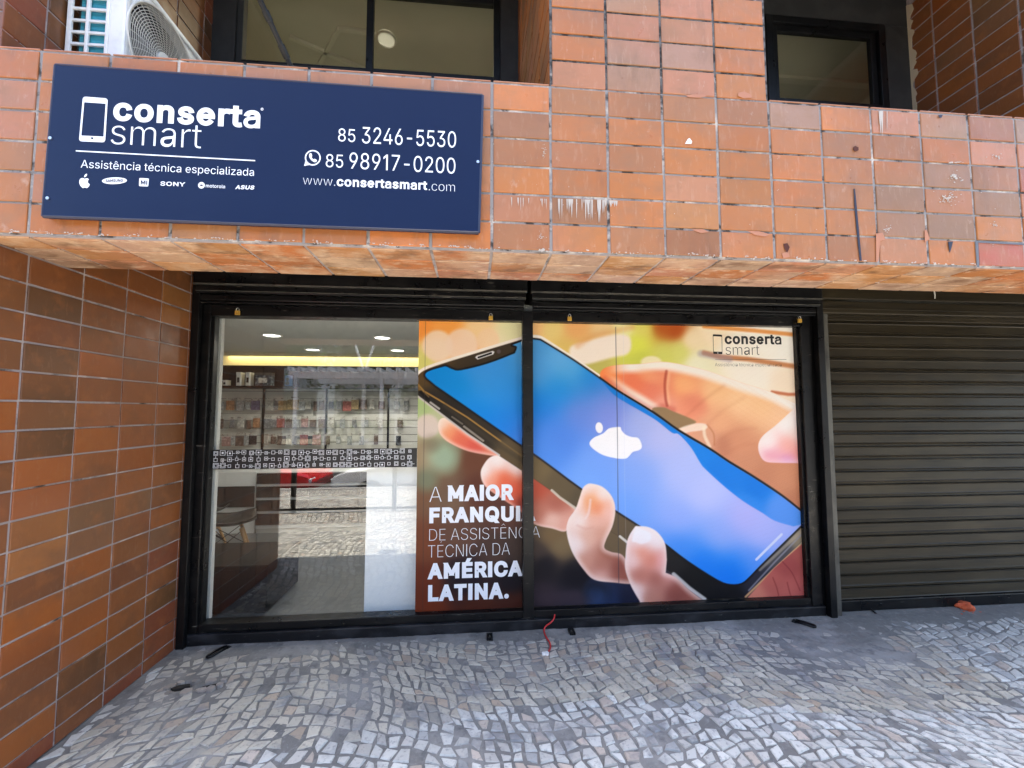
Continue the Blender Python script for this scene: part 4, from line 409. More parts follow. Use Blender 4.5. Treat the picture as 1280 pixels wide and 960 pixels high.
GL['1'] = [330, [_poly([(170,0),(240,0),(240,_h-4),(180,_h-4),(60,_h-90),(60,_h-165),(170,_h-90)])]]
GL['M'] = [620, [_poly([(60,0),(130,0),(130,_h),(60,_h)]), _poly([(490,0),(560,0),(560,_h),(490,_h)]), _poly([(60,_h),(276,110),(344,110),(134,_h)]), _poly([(486,_h),(276,110),(344,110),(560,_h)])]]
def _ell(rx, ry, a0, a1, n): return [(round(203+rx*math.cos(math.radians(a0+(a1-a0)*k/n))), round(188+ry*math.sin(math.radians(a0+(a1-a0)*k/n)))) for k in range(n+1)]
GL['e'] = [GL['e'][0], [_poly(_ell(169,196,-6,322,34)+_ell(110,142,322,188,14)), _poly(_ell(110,142,166,14,16))]]
CAPH = max(v[1] for v in [(0, p) for s in GL['M'][1] for p in s[1::6]]); XH = max(p for s in GL['m'][1] for p in s[1::6])
LETTER_GROUPS = 0
def _area(p):
    q = [(p[i], p[i+1]) for i in range(0, len(p), 6)]; return sum(q[i-1][0]*q[i][1]-q[i][0]*q[i-1][1] for i in range(len(q)))/2
def _inside(pt, p):
    q = []
    n = len(p)//6
    for i in range(n):
        a, b = p[i*6:i*6+6], p[(i+1)%n*6:(i+1)%n*6+6]
        for t in (0,.25,.5,.75): q.append(tuple((1-t)**3*a[k]+3*t*(1-t)**2*a[4+k]+3*t*t*(1-t)*b[2+k]+t**3*b[k] for k in (0,1)))
    c = False
    for i in range(len(q)):
        (x0,y0),(x1,y1) = q[i-1], q[i]
        if (y0 <= pt[1]) != (y1 <= pt[1]) and pt[0] < x0+(pt[1]-y0)*(x1-x0)/(y1-y0): c = not c
    return c
def strokes(sps):
    """outline groups: every solid contour with the holes it holds (solid contours may overlap one another)"""
    big = max(sps, key=lambda p: abs(_area(p))); sg = _area(big) > 0
    solid = [[p] for p in sps if (_area(p) > 0) == sg]
    for p in sps:
        if (_area(p) > 0) != sg:
            for s_ in solid:
                if _inside((p[0], p[1]), s_[0]): s_.append(p)
    return solid
def letter_mesh(s, weight):
    """2-D mesh (verts, faces) of a line of text; overlapping strokes go on layers a hair apart"""
    V, F = [], []; layers = {}
    x = 0
    for ch in s:
        adv, sps = GL[ch]
        if sps:
            for k, g in enumerate(strokes(sps)): layers.setdefault(k, []).extend((x, p) for p in g)
        x += adv + weight*1000*(1.5 if weight > 0 else .9)
    jobs = [(k, it, weight) for k, it in layers.items()]
    if weight > 0: jobs += [(k+.8, it, 0.0) for k, it in layers.items()]      # the plain face between the thickened edges
    for k, items, weight in jobs:
        cu = bpy.data.curves.new('tmp', 'CURVE'); cu.dimensions = '2D'; cu.fill_mode = 'BOTH'; cu.resolution_u = 4
        if weight <= 0: cu.offset = weight
        else: cu.bevel_depth = weight; cu.bevel_resolution = 1
        for x, p in items:
            n = len(p)//6; sp = cu.splines.new('BEZIER'); sp.bezier_points.add(n-1); sp.use_cyclic_u = True
            for i in range(n):
                b = sp.bezier_points[i]; c = p[i*6:i*6+6]
                b.handle_left_type = b.handle_right_type = 'FREE'
                b.co = ((x+c[0])/1000, c[1]/1000, 0); b.handle_left = ((x+c[2])/1000, c[3]/1000, 0); b.handle_right = ((x+c[4])/1000, c[5]/1000, 0)
        o = bpy.data.objects.new('tmp', cu); COL.objects.link(o)
        dg = bpy.context.evaluated_depsgraph_get(); dg.update()
        me = o.evaluated_get(dg).to_mesh(); b0 = len(V)
        V += [(q.co[0], q.co[1], (q.co[2]/weight*.4 if weight > 0 else 0)+.35*k) for q in me.vertices]; F += [tuple(b0+i for i in q.vertices) for q in me.polygons]
        o.evaluated_get(dg).to_mesh_clear(); bpy.data.objects.remove(o); bpy.data.curves.remove(cu)
    return V, F
def lettering(name, s, xl, xr, base, h, ref, weight, m, parent, Y, dy=.0005, slant=0):
    """text between two pixels of the photo laid on the plane Y (front face at Y-dy); base: baseline pixel (left, right); h: pixel of the cap / x height at left"""
    a, b, t = at(xl, base[0], Y=Y), at(xr, base[1], Y=Y), at(xl, h, Y=Y)
    v, f = letter_mesh(s, weight); v = np.array(v); H = (CAPH if ref == 'cap' else XH)/1000+(2*weight if weight > 0 else weight)
    x0, x1 = v[:,0].min(), v[:,0].max()
    kx = (b[0]-a[0])/(x1-x0); kz = (t[2]-a[2])/H
    X = a[0]+(v[:,0]-x0)*kx+slant*v[:,1]*kz; Z = a[2]+(b[2]-a[2])*(v[:,0]-x0)/(x1-x0)+(v[:,1]+(weight if weight > 0 else weight*.5))*kz
    mb = MB(); mb.add(np.stack([X, Y-dy-v[:,2]*dy*.5, Z], 1), f)
    return mb.build(name, m, parent)
def flat(mb, pts, Y, th=.0008): mb.prism([(at(x,y,Y=Y)[0], at(x,y,Y=Y)[2]) for x,y in pts], Y, Y-th, 'XZ'); return mb
def rrect(tl, tr, br, bl, r, n=5):
    """rounded quad in pixels"""
    C = [np.array(p, float) for p in (tl,tr,br,bl)]; out = []
    for i in range(4):
        p, q, s = C[i-1], C[i], C[(i+1)%4]; d1 = (p-q)/np.linalg.norm(p-q); d2 = (s-q)/np.linalg.norm(s-q)
        A, D = q+d1*r, q+d2*r
        for k in range(n+1):
            t = k/n; out.append(tuple((1-t)**2*A+2*t*(1-t)*q+t*t*D))
    return out
def ringmesh(mb, outer, inner, Y, th=.0008):
    n = len(outer); P = [at(*p, Y=Y-th) for p in outer]+[at(*p, Y=Y-th) for p in inner]
    mb.add(P, [(i,(i+1)%n,n+(i+1)%n,n+i) for i in range(n)]); return mb
def ellip(cx, cy, rx, ry, n=28, rot=0): return [(cx+rx*math.cos(t)*math.cos(rot)-ry*math.sin(t)*math.sin(rot), cy+rx*math.cos(t)*math.sin(rot)+ry*math.sin(t)*math.cos(rot)) for t in np.linspace(0, 2*math.pi, n+1)[:-1]]
def spline(pts, n=6, closed=True):
    P = np.array(pts, float); N = len(P); out = []
    for i in range(N if closed else N-1):
        p0, p1, p2, p3 = P[(i-1)%N] if closed or i else P[0], P[i], P[(i+1)%N], P[(i+2)%N] if closed or i+2 < N else P[-1]
        for t in np.arange(n)/n:
            out.append(.5*((2*p1)+(-p0+p2)*t+(2*p0-5*p1+4*p2-p3)*t*t+(-p0+3*p1-3*p2+p3)*t**3))
    if not closed: out.append(P[-1])
    return np.array(out)

# ------------------------------------------------------------------ shop window
S = thing('shop_window', 'black framed shop window with two wide panes, left one partly clear', 'shop window', (2.03, 1.28, 0))
GZ0, GZ1, YG = .122, 2.13, 1.30
mb = MB()
mb.box((-.145,1.238,.07),(-.078,1.34,2.21),.005); mb.box((4.145,1.238,.07),(4.225,1.34,2.21),.005)
mb.box((-.078,1.240,GZ1),(4.145,1.34,2.205),.005); mb.box((-.078,1.247,.072),(4.145,1.34,GZ0),.005)
mb.box((-.10,1.262,.09),(-.062,1.31,2.15),.003); mb.box((4.128,1.262,.09),(4.16,1.31,2.15),.003)
mb.build('frame', M['black_worn'], S)
mb = MB(); mb.box((-.155,1.226,-.01),(4.24,1.34,.071),.008); mb.build('plinth', M['plinth'], S)
mb = MB(); mb.box((2.022,1.228,.074),(2.096,1.33,2.20),.004); mb.build('mullion', M['black_worn'], S)
for a, b in ((-.062, 2.022), (2.096, 4.128)):
    mb = MB(); mb.box((a,YG,GZ0),(b,YG+.006,GZ1)); mb.build('pane', M['glass'], S)
mb = MB(); mb.box((-.115,1.342,GZ0-.01),(-.064,1.375,2.16)); mb.build('jamb_lining', M['white_wall'], S)

# black rolled-up shutters above the panes, and the closed one beside them
def rolled(x0, x1, label, first):
    r = thing('rolled_shutter', label, 'roller shutter', ((x0+x1)/2, 1.2, 2.2), 'roller shutters of the shop row')
    mb = MB(); mb.box((x0,1.16,2.325),(x1,1.34,2.499),.006); mb.box((x0+.01,1.175,2.268),(x1-.01,1.34,2.318),.006); mb.build('housing', M['black_worn'], r)
    mb = MB(); mb.box((x0+.004,1.150,2.318),(x1-.004,1.20,2.326),.002); mb.build('edge_strip', M['rail_grey'], r)  # pale grey puts a highlight line along the housing edge into the colour
    mb = MB(); mb.box((x0+.012,1.168,2.278),(x1-.012,1.176,2.283),.001); mb.box((x0+.012,1.158,2.452),(x1-.012,1.161,2.458),.001); mb.build('scuff_highlight_ridge', M['rail_grey'], r)  # pale ridges carry scuffs and painted highlight lines
    mb = MB(); mb.box((x0+.02,1.196,2.222),(x1-.02,1.235,2.262),.008); mb.box((x0+.02,1.205,2.206),(x1-.02,1.237,2.219),.003); mb.build('bottom_bar', M['black_worn'], r)
    for xa in ((x0-.02, x0+.028) if first else (x1-.024, x1+.026),):
        mb = MB(); mb.box((xa[0],1.19,.0 if first else .0),(xa[1],1.224 if first else 1.235,2.32),.004); mb.build('guide_rail', M['black'], r)
    return r
rolled(-.15, 2.05, 'black rolled-up shutter in its housing above the left pane and slogan', True)
rolled(2.072, 4.27, 'black rolled-up shutter in its housing above the right pane with phone poster', False)
sh = thing('roller_shutter', 'closed dark grey roller shutter of ribbed slats right of the shop window', 'roller shutter', (6.4, 1.28, 0), 'roller shutters of the shop row')
mb = MB(); X0, X1 = 4.355, 8.4
prof = []; z = .085; 
pitch = .0957
while z < 2.20:
    prof += [(1.298,z),(1.2765,z+.0035),(1.2745,z+.006),(1.2775,z+.012),(1.2800,z+.040),(1.2825,z+.068),(1.2805,z+.0715),(1.2785,z+.074),(1.2800,z+.0765),(1.300,z+.079),(1.302,z+.0925)]
    z += pitch
nX = 26; xs = np.linspace(X0, X1, nX); rsh = random.Random(5); jig = [rsh.uniform(-.0012,.0012) for _ in range(len(prof))]
vs_, fs_ = [], []
for i, x in enumerate(xs):
    for k, (y, zz) in enumerate(prof): vs_.append((x, y+jig[k]*.6+.0014*math.sin(x*2.1+zz*3), zz+.0012*math.sin(x*1.3+k*.2)))
n = len(prof)
for i in range(nX-1):
    for k in range(n-1): fs_.append((i*n+k, (i+1)*n+k, (i+1)*n+k+1, i*n+k+1))
mb.add(vs_, fs_); mb.build('curtain', M['shutter'], sh)
mb = MB(); mb.box((X0,1.262,.008),(X1,1.30,.086),.008); mb.build('bottom_bar', M['black_worn'], sh)
mb = MB(); mb.box((4.29,1.19,2.335),(X1,1.34,2.499),.006); mb.box((4.29,1.205,2.225),(X1,1.34,2.325),.01); mb.box((4.30,1.20,2.262),(X1,1.21,2.272),.002); mb.build('housing', M['shutter'], sh)
mb = MB(); mb.box((4.300,1.215,.0),(4.352,1.262,2.23),.004); mb.build('guide_rail', M['rail_grey'], sh)
mb = MB(); mb.box((4.226,1.25,.0),(4.299,1.36,2.32),.003); mb.build('side_post', M['black'], sh)
mb = MB(); p = at(1168, 366, Y=1.185); mb.tube([(p[0],1.186,2.42),(p[0]+.002,1.184,2.385),(p[0],1.185,2.355)], .004, 6); mb.build('tie_wire', mat('white_tie', (.7,.68,.6), .6), sh)

# brass padlocks hanging on the bottom bars
def padlock():
    t = thing('padlock', 'small brass padlock hanging above the far left corner of the shop window', 'padlock', (0,0,0), 'brass padlocks on the shutter bars')
    mb = MB(); mb.box((-.019,-.009,-.026),(.019,.009,.012),.004); mb.build('body', M['brass'], t)
    mb = MB(); mb.tube([(-.012,0,.010),(-.012,0,.024),(-.007,0,.033),(0,0,.036),(.007,0,.033),(.012,0,.024),(.012,0,.010)], .0032, 8); mb.build('shackle', M['steel'], t, smooth=True)
    for e0 in (-.030,.018): mb = MB(); mb.box((e0,.006,.020),(e0+.012,.016,.038),.002); mb.build('eye', M['black_worn'], t)
    return t
pl = padlock()
for i, ((x, y), lab) in enumerate((((297,390), None), ((613.5,396.5), 'small brass padlock above the slogan panel, just left of the mullion'), ((712,397.5), 'small brass padlock above the phone picture, just right of the mullion'), ((999.5,400), 'small brass padlock at the top right corner of the phone picture'))):
    o = pl if i == 0 else copy_tree(pl)
    o.scale = (.78,.78,.78); p = at(x, y, Y=1.222); o.location = (p[0], 1.222, p[2]); 
    if lab: o['label'] = lab

# ------------------------------------------------------------------ big sign on the beam
SG = thing('shop_sign', 'navy blue shop sign with white lettering and phone numbers on the tiled beam', 'sign', (.9, -.03, 2.2))
YS = -.036; q = [at(*p, Y=YS) for p in ((68.5,80.5),(603,118.5),(598.3,290),(52.5,269.5))]
mb = MB(); mb.prism([(p[0],p[2]) for p in q], YS, -.008, 'XZ'); mb.build('board', M['navy'], SG)
mb = MB()
for i in range(4):
    a, b = q[i], q[(i+1)%4]; mb.tube([(a[0],YS+.006,a[2]),(b[0],YS+.006,b[2])], .0075, 6)
mb.build('edge_trim', M['navy_edge'], SG)
VW = M['white_vinyl']; YL = YS-.0006
def phone_icon(parent, m, Y, TL, TR, BR, BL, r, top, bot, side, homec, mi=None):
    mb = MB(); lerp = lambda a,b,t: (a[0]+(b[0]-a[0])*t, a[1]+(b[1]-a[1])*t)
    o = rrect(TL,TR,BR,BL,r); a, b = lerp(TL,BL,top), lerp(TR,BR,top); c, d = lerp(TR,BR,1-bot), lerp(TL,BL,1-bot)
    i_ = rrect(lerp(a,b,side), lerp(a,b,1-side), lerp(d,c,1-side), lerp(d,c,side), .8)
    ringmesh(mb, o, i_, Y); mb.build('phone_emblem', m, parent)
    mb = MB(); P = ellip(*homec, 1.5 if parent is SG else .7, 1.3 if parent is SG else .5, 12); flat(mb, P, Y-.0009, .0004); mb.build('home_button', mi or M['navy'], parent)
phone_icon(SG, VW, YL, (103.6,120.6),(134.8,123),(131.4,178),(98.6,176.6), 4, .125, .13, .075, (115.2,172.8))
lettering('lettering', 'conserta', 141, 325, (150.6,160.6), 127.6, 'x', .031, VW, SG, YL)
lettering('lettering', 'smart', 138.4, 251.5, (180,185.6), 156.2, 'x', -.010, VW, SG, YL)
mb = MB(); ringmesh(mb, ellip(327.6,136.4,1.7,1.7,12), ellip(327.6,136.4,.9,.9,12), YL); mb.build('lettering', VW, SG)
mb = MB(); flat(mb, [(95,187.9),(319,200.2),(319,201.6),(95,189.3)], YL); mb.build('rule', VW, SG)
lettering('lettering', 'Assistência técnica especializada', 101, 317.4, (209.6,220), 199.8, 'cap', -.004, VW, SG, YL)
# row of small maker's marks
mb = MB(); flat(mb, spline([(99.6,225.5),(101.2,223.2),(104,222.6),(106.2,223.6),(108.6,222.9),(111,224),(110,226),(110.2,228.6),(112.2,230.6),(110.6,233.6),(108.4,235.2),(106.2,234.4),(103.6,235),(101,232.6),(99.4,229)], 4), YL)
flat(mb, spline([(105.6,221.8),(106,219.2),(108.6,217.2),(108.4,219.8)], 4), YL); mb.build('emblem', VW, SG)
mb = MB(); flat(mb, ellip(143.2,226,15.6,4.2,30,-.03), YL); mb.build('emblem', VW, SG)
lettering('emblem_letters', 'SAMSUNG', 132, 154.6, (227.8,227.4), 224.2, 'cap', .02, M['navy'], SG, YL-.001, dy=.0004)
mb = MB(); flat(mb, rrect((174.4,222.6),(186.2,223.2),(185.4,233.2),(173.8,232.7), 1.2), YL); mb.build('emblem', VW, SG)
lettering('emblem_letters', 'mı'.replace('ı','1') if False else 'MI', 175.8, 184, (230.6,231), 225.4, 'cap', .02, M['navy'], SG, YL-.001, dy=.0004)
lettering('emblem_letters', 'SONY', 200.4, 231.6, (232,233.2), 226.8, 'cap', .02, VW, SG, YL)
mb = MB(); ringmesh(mb, ellip(251.8,231.6,4.2,4.1,20), ellip(251.8,231.6,2.0,1.0,20), YL); mb.build('emblem', VW, SG)
lettering('emblem_letters', 'motorola', 257.2, 281.4, (234.2,235.4), 231, 'x', .012, VW, SG, YL)
lettering('emblem_letters', 'ASUS', 294, 317.4, (236.4,237), 231.4, 'cap', .03, VW, SG, YL, slant=.2)
lettering('lettering', '85', 422.6, 444, (176.4,177.8), 160.4, 'cap', -.002, VW, SG, YL)
lettering('lettering', '3246-5530', 452.4, 570, (179,184.6), 158.6, 'cap', -.002, VW, SG, YL)
lettering('lettering', '85', 407.2, 428.8, (208.8,209.8), 192.6, 'cap', -.002, VW, SG, YL)
lettering('lettering', '98917-0200', 436.6, 569.2, (210.6,217.2), 190.6, 'cap', -.002, VW, SG, YL)
lettering('lettering', 'www.', 378.6, 419, (230.4,232.4), 222.0, 'x', -.016, VW, SG, YL)
lettering('lettering', 'consertasmart', 420.8, 534, (232.6,237.6), 223.6, 'x', .026, VW, SG, YL)
lettering('lettering', '.com', 536, 568.6, (238,239.6), 229.4, 'x', -.016, VW, SG, YL)
mb = MB(); ringmesh(mb, ellip(391,197.2,10,9.8,28), ellip(391,197.2,8.3,8.1,28), YL); flat(mb, [(380.2,207.4),(382,200.4),(386.6,206.2)], YL)
hs = spline([(386.6,193.2),(388,191.6),(389.4,192),(390.2,195),(389.4,196.4),(391.8,199.2),(393.4,198.6),(395.8,200),(396,201.4),(394.2,202.8),(391.4,202),(388.4,199.4),(386.6,196.2)], 3)
flat(mb, hs, YL); mb.build('chat_emblem', VW, SG)
for s_ in ((597.4,202.6),(63.6,173),(60.2,248)):
    p = at(*s_, Y=YS); mb = MB(); mb.disc((p[0],YS-.004,p[2]), .006, 'Y', 12, .004); mb.build('screw', M['steel'], SG)
# lamp on an arm that lights the sign
SL = thing('sign_lamp', 'thin black lamp arm leaning out over the blue sign', 'lamp', (.93, .05, 2.89))
a = at(367, 90, Y=.05); b = at(325, 0, Y=-.10); d = (b-a)
mb = MB(); mb.tube([a+np.array([.0,0,-.12]), a, a+d*.5, b, b+d*.55, b+d*1.02], .0105, 10); mb.build('arm', M['black'], SL, smooth=True)
for k0, k1 in ((.20,.40),(.72,.86)): mb = MB(); mb.tube([a+d*k0, a+d*k1], .0135, 10); mb.build('sleeve', M['black'], SL)
e = b+d*1.02; mb = MB(); mb.box((e[0]-.10,e[1]-.07,e[2]-.03),(e[0]+.10,e[1]+.05,e[2]+.06),.012); mb.build('lamp_head', M['black'], SL)
mb = MB(); mb.box((a[0]-.03,.02,2.80),(a[0]+.03,.135,2.895),.004); mb.box((a[0]-.02,.0,2.893),(a[0]+.03,.10,2.902),.002); mb.build('bracket', M['black'], SL)

# ------------------------------------------------------------------ condenser unit behind the beam
AC = thing('condenser_unit', 'white air conditioning condenser with blue coil standing behind the tiled beam', 'air conditioner', (-.03, .6, 2.8))
AX0, AX1, AY0, AY1, AZ0, AZ1 = -.165, .080, .262, 1.02, 2.93, 3.55
mb = MB()
mb.box((AX0+.10,AY0+.004,AZ0),(AX1,AY0+.05,AZ1),.008) if False else None
mb.box((AX1-.075,AY0,AZ0),(AX1-.0,AY0+.03,AZ1),.012)          # white corner post
mb.box((AX0,AY0,AZ0),(AX1,AY1,AZ0+.03),.006); mb.box((AX0-.008,AY0-.006,AZ1-.03),(AX1+.006,AY1+.006,AZ1),.010)
mb.box((AX0,AY1-.03,AZ0),(AX1,AY1,AZ1),.006)
# front sheet with a round opening
n = 48; cy, cz, r0 = .515, 3.285, .243; ring_ = [(cy+r0*math.cos(t), cz+r0*math.sin(t)) for t in np.linspace(0, 2*math.pi, n+1)[:-1]]
def sqp(t):
    c, s = math.cos(t), math.sin(t); hy0, hy1, hz0, hz1 = cy-(AY0+.02), AY1-.02-cy, cz-(AZ0+.02), AZ1-.02-cz
    k = min((hy1 if c > 0 else hy0)/max(abs(c),1e-6), (hz1 if s > 0 else hz0)/max(abs(s),1e-6)); return (cy+k*c, cz+k*s)
out_ = [sqp(t) for t in np.linspace(0, 2*math.pi, n+1)[:-1]]
V_ = [(AX1-.004,y,z) for y,z in out_]+[(AX1-.004,y,z) for y,z in ring_]+[(AX1-.05,y,z) for y,z in ring_]
mb.add(V_, [(i,(i+1)%n,n+(i+1)%n,n+i) for i in range(n)]+[(n+i,n+(i+1)%n,2*n+(i+1)%n,2*n+i) for i in range(n)])
mb.build('casing', M['white_metal'], AC)
mb = MB(); mb.box((AX0+.062,AY0+.012,AZ0+.03),(AX1-.08,AY0+.035,AZ1-.03)); mb.box((AX0+.046,AY0+.012,AZ0+.03),(AX0+.075,AY1-.03,AZ1-.03)); mb.build('coil', M['coil'], AC)
mb = MB(); mb.box((AX0+.03,AY0+.02,AZ0+.03),(AX0+.045,AY0+.30,AZ1-.03)); mb.box((AX1-.06,AY0+.05,AZ0+.03),(AX1-.052,AY1-.04,AZ1-.03)); mb.build('inner_shroud', M['dark_inside'], AC)
mb = MB()
for x in (AX0, AX0+.078, AX1-.083): mb.box((x,AY0-.004,AZ0+.02),(x+.014 if x > AX0 else x+.020,AY0+.008,AZ1-.02),.003)
z = AZ0+.045
while z < AZ1-.04: mb.box((AX0+.018,AY0-.003,z),(AX1-.078,AY0+.006,z+.012),.002); z += .0565
mb.build('side_guard', M['white_metal'], AC)
mb = MB()
for k in range(1, 17): mb.ring((AX1-.004-.0009*k*0, cy, cz), .05+k*.0115, .0017, 'X', 56, 5)
for k in range(36):
    t = 2*math.pi*k/36; tw = .35
    mb.tube([(AX1-.008, cy+rr*math.cos(t+tw*(rr-.05)*4), cz+rr*math.sin(t+tw*(rr-.05)*4)) for rr in (.045,.09,.14,.19,.240)], .0016, 5, False)
mb.build('fan_guard', M['grille'], AC, smooth=True)
mb = MB(); mb.ring((AX1-.001,cy,cz), .243, .006, 'X', 56, 8); mb.build('guard_rim', M['grille'], AC, smooth=True)
mb = MB(); mb.disc((AX1-.012,cy,cz), .052, 'X', 32, .012); mb.build('guard_hub', M['white_metal'], AC)
mb = MB()
for k in range(3):
    t = 2*math.pi*k/3+.4; P = []
    for rr, da in ((.03,-.3),(.12,-.55),(.215,-.5),(.215,.25),(.12,.35),(.03,.3)): P.append((cy+rr*math.cos(t+da), cz+rr*math.sin(t+da)))
    mb.prism(P, AX1-.045, AX1-.042, 'YZ')
mb.build('fan', mat('fan_plastic', (.10,.10,.10), .5), AC)
for y in (AY0+.10, AY1-.15): mb = MB(); mb.box((AX0-.01,y,2.805),(AX1+.03,y+.06,2.93),.004); mb.build('foot', M['black'], AC)
mb = MB(); mb.box((AX0-.018,AY0+.02,AZ0+.03),(AX0-.004,AY0+.06,AZ0+.20),.004); mb.build('side_bracket', M['white_metal'], AC)

# ------------------------------------------------------------------ printed posters: the print is evaluated on a fine mesh of the sheet
PR_K = 0.94
def s2l(c):
    c = np.asarray(c, float)/255.0; return np.where(c <= .04045, c/12.92, ((c+.055)/1.055)**2.4)
class Print:
    def __init__(s, P): s.P = P; s.C = np.zeros((len(P),3)); s.C[:] = (60,45,38); s.soft = .25
    def sdf(s, poly, closed=True):
        poly = np.array(poly, float); x, y = s.P[:,0], s.P[:,1]; N = len(poly); d2 = np.full(len(x), 1e12); ins = np.zeros(len(x), bool)
        for i in range(N if closed else N-1):
            a, b = poly[i], poly[(i+1)%N]; e = b-a; wx, wy = x-a[0], y-a[1]
            t = np.clip((wx*e[0]+wy*e[1])/max(e@e,1e-9), 0, 1); d2 = np.minimum(d2, (wx-t*e[0])**2+(wy-t*e[1])**2)
            if closed:
                c = ((a[1] <= y) != (b[1] <= y)); 
                with np.errstate(divide='ignore', invalid='ignore'): ins ^= c & (x < a[0]+(y-a[1])*(b[0]-a[0])/(b[1]-a[1] if b[1] != a[1] else 1e-9))
        d = np.sqrt(d2); return np.where(ins, -d, d) if closed else d
    def mix(s, col, a):
        col = np.asarray(col, float); s.C += (col-s.C)*np.clip(a,0,1)[:,None]
    @staticmethod
    def ss(x, a, b):
        t = np.clip((x-a)/(b-a), 0, 1); return t*t*(3-2*t)
    def shape(s, poly, col, soft=.8, op=1.0):
        d = s.sdf(poly); a = s.ss(-d, -soft, soft)*op; s.mix(col, a); return d, a
    def blob(s, cx, cy, r, col, soft, op=1, ry=None, rot=0):
        dx, dy = s.P[:,0]-cx, s.P[:,1]-cy; c_, s_ = math.cos(rot), math.sin(rot); u, v = dx*c_+dy*s_, -dx*s_+dy*c_
        d = np.sqrt(u*u+(v*r/(ry or r))**2); s.mix(col, (1-s.ss(d, r-soft, r+soft))*op)
    def line(s, pts, wd, col, op=1, soft=.7):
        d = s.sdf(pts, False); s.mix(col, (1-s.ss(d, wd/2-soft*.5, wd/2+soft*.5))*op)
    def grad(s, knots, a, wpow=2.2):
        """inverse distance blend of colour knots, applied with alpha a"""
        W = 0; A = 0
        for x, y, c in knots:
            w_ = 1/(((s.P[:,0]-x)**2+(s.P[:,1]-y)**2)/400+s.soft)**wpow; W = W+w_; A = A+w_[:,None]*np.array(c, float)
        s.C += (A/W[:,None]-s.C)*np.clip(a,0,1)[:,None]
def paint(P):
    g = Print(P); x, y = P[:,0], P[:,1]; one = np.ones(len(x))
    # blurred background
    g.grad([(525,408,(250,150,70)),(560,405,(252,160,80)),(545,440,(250,200,160)),(530,450,(215,210,120)),(600,410,(250,205,150)),(640,410,(228,222,170)),(620,430,(240,225,180)),(590,440,(250,190,140)),
            (525,510,(170,190,130)),(540,530,(190,190,150)),(530,570,(160,140,110)),(560,570,(130,125,100)),(590,575,(110,70,50)),(530,610,(125,90,65)),(560,620,(120,95,75)),(600,610,(100,60,45)),(630,640,(95,60,50)),
            (530,680,(120,70,45)),(570,670,(105,75,60)),(620,690,(80,60,52)),(650,690,(70,55,48)),(528,730,(105,50,30)),(580,720,(38,28,38)),(640,720,(28,22,32)),(530,762,(110,52,30)),(600,762,(80,40,28)),(645,760,(75,38,28))], one)
    R = g.ss(x, 657, 660)
    g.grad([(668,408,(250,190,130)),(690,410,(235,205,130)),(720,408,(235,170,110)),(755,405,(235,195,140)),(705,440,(225,190,110)),(740,455,(190,180,100)),(780,412,(240,235,170)),(800,408,(225,215,110)),(795,430,(220,225,90)),(800,450,(200,205,90)),(830,405,(180,95,40)),(845,412,(175,85,35)),(850,440,(215,215,120)),(832,445,(210,210,110)),(865,425,(245,220,180)),
            (890,412,(252,225,190)),(920,440,(253,240,222)),(960,420,(254,243,228)),(985,440,(254,244,232)),(870,455,(240,235,200)),(940,470,(252,238,222)),(985,475,(252,225,200)),(830,530,(150,125,95)),(860,530,(150,120,95)),
            (672,650,(105,85,62)),(690,670,(120,98,68)),(700,682,(125,105,75)),(672,690,(75,62,55)),(680,705,(28,24,32)),(720,720,(22,20,30)),(680,750,(58,48,55)),(720,752,(55,48,58)),(760,752,(35,50,80)),(790,750,(28,32,55)),(780,680,(110,92,68))], R)
    for c in ((547,432,19,(252,218,190)),(577,431,20,(252,212,185)),(610,425,14,(252,205,165)),(534,533,15,(225,200,190))): g.blob(*c[:3], c[3], 3, .8)
    g.blob(553,571,18,(165,190,160), 12, .7); g.blob(540,555,10,(120,110,90), 8, .5); g.blob(533,600,14,(125,150,125), 10, .6)
    g.shape(spline([(713,434),(735,426),(765,418),(785,420),(789,433),(783,443),(765,447),(730,456),(715,452)],5), (250,232,218), 3, .95)
    g.blob(814,453,13,(245,230,190), 3, .9, 8); g.line([(722,432),(740,420),(790,409)], 7, (225,160,105), .5, 8)
    g.line([(880,408),(940,413),(1000,419)], 5, (225,140,70), .85, 3); g.line([(880,441),(900,446),(935,449),(1000,459)], 6, (190,120,75), .85, 4); g.line([(876,442),(912,449)], 8, (150,140,160), .5, 6); g.line([(965,490),(985,493),(1000,493)], 4, (190,105,70), .85, 3)
    g.blob(745,742,13,(70,110,165), 8, .85, 16); g.blob(705,748,40,(75,62,70), 20, .35, 8)
    g.mix((14,13,20), g.ss(y, 688, 700)*R*.75*(1-g.ss(y,725,752)*.5)*(1-g.ss(np.hypot(x-745,y-742),10,24)))
    tex = np.sin(x*1.9+y*.8)*np.sin(x*.7-y*2.3)
    def skin(poly, knots, rim=(252,226,212), rw=7, ro=.9, soft=.9):
        d = g.sdf(poly); a = g.ss(-d, -soft, soft); g.soft = .30; g.grad(knots, a, 1.9); g.soft = .25
        if ro: g.mix(rim, a*(1-g.ss(-d, -1, rw*1.8))*ro*.8)
        return d, a
    # hand behind the phone (upper right)
    hand = np.vstack([spline([(749,470),(752,463),(760,458.5),(775,456),(800,455),(822,452.5),(840,453.5),(862,458),(886,464),(923,477),(961,489),(985,500),(1010,512)],6,False),[(1010,660),(1000,640),(976,617),(941,594),(903,570),(886,559),(848.8,537),(800,505),(772,487)]])
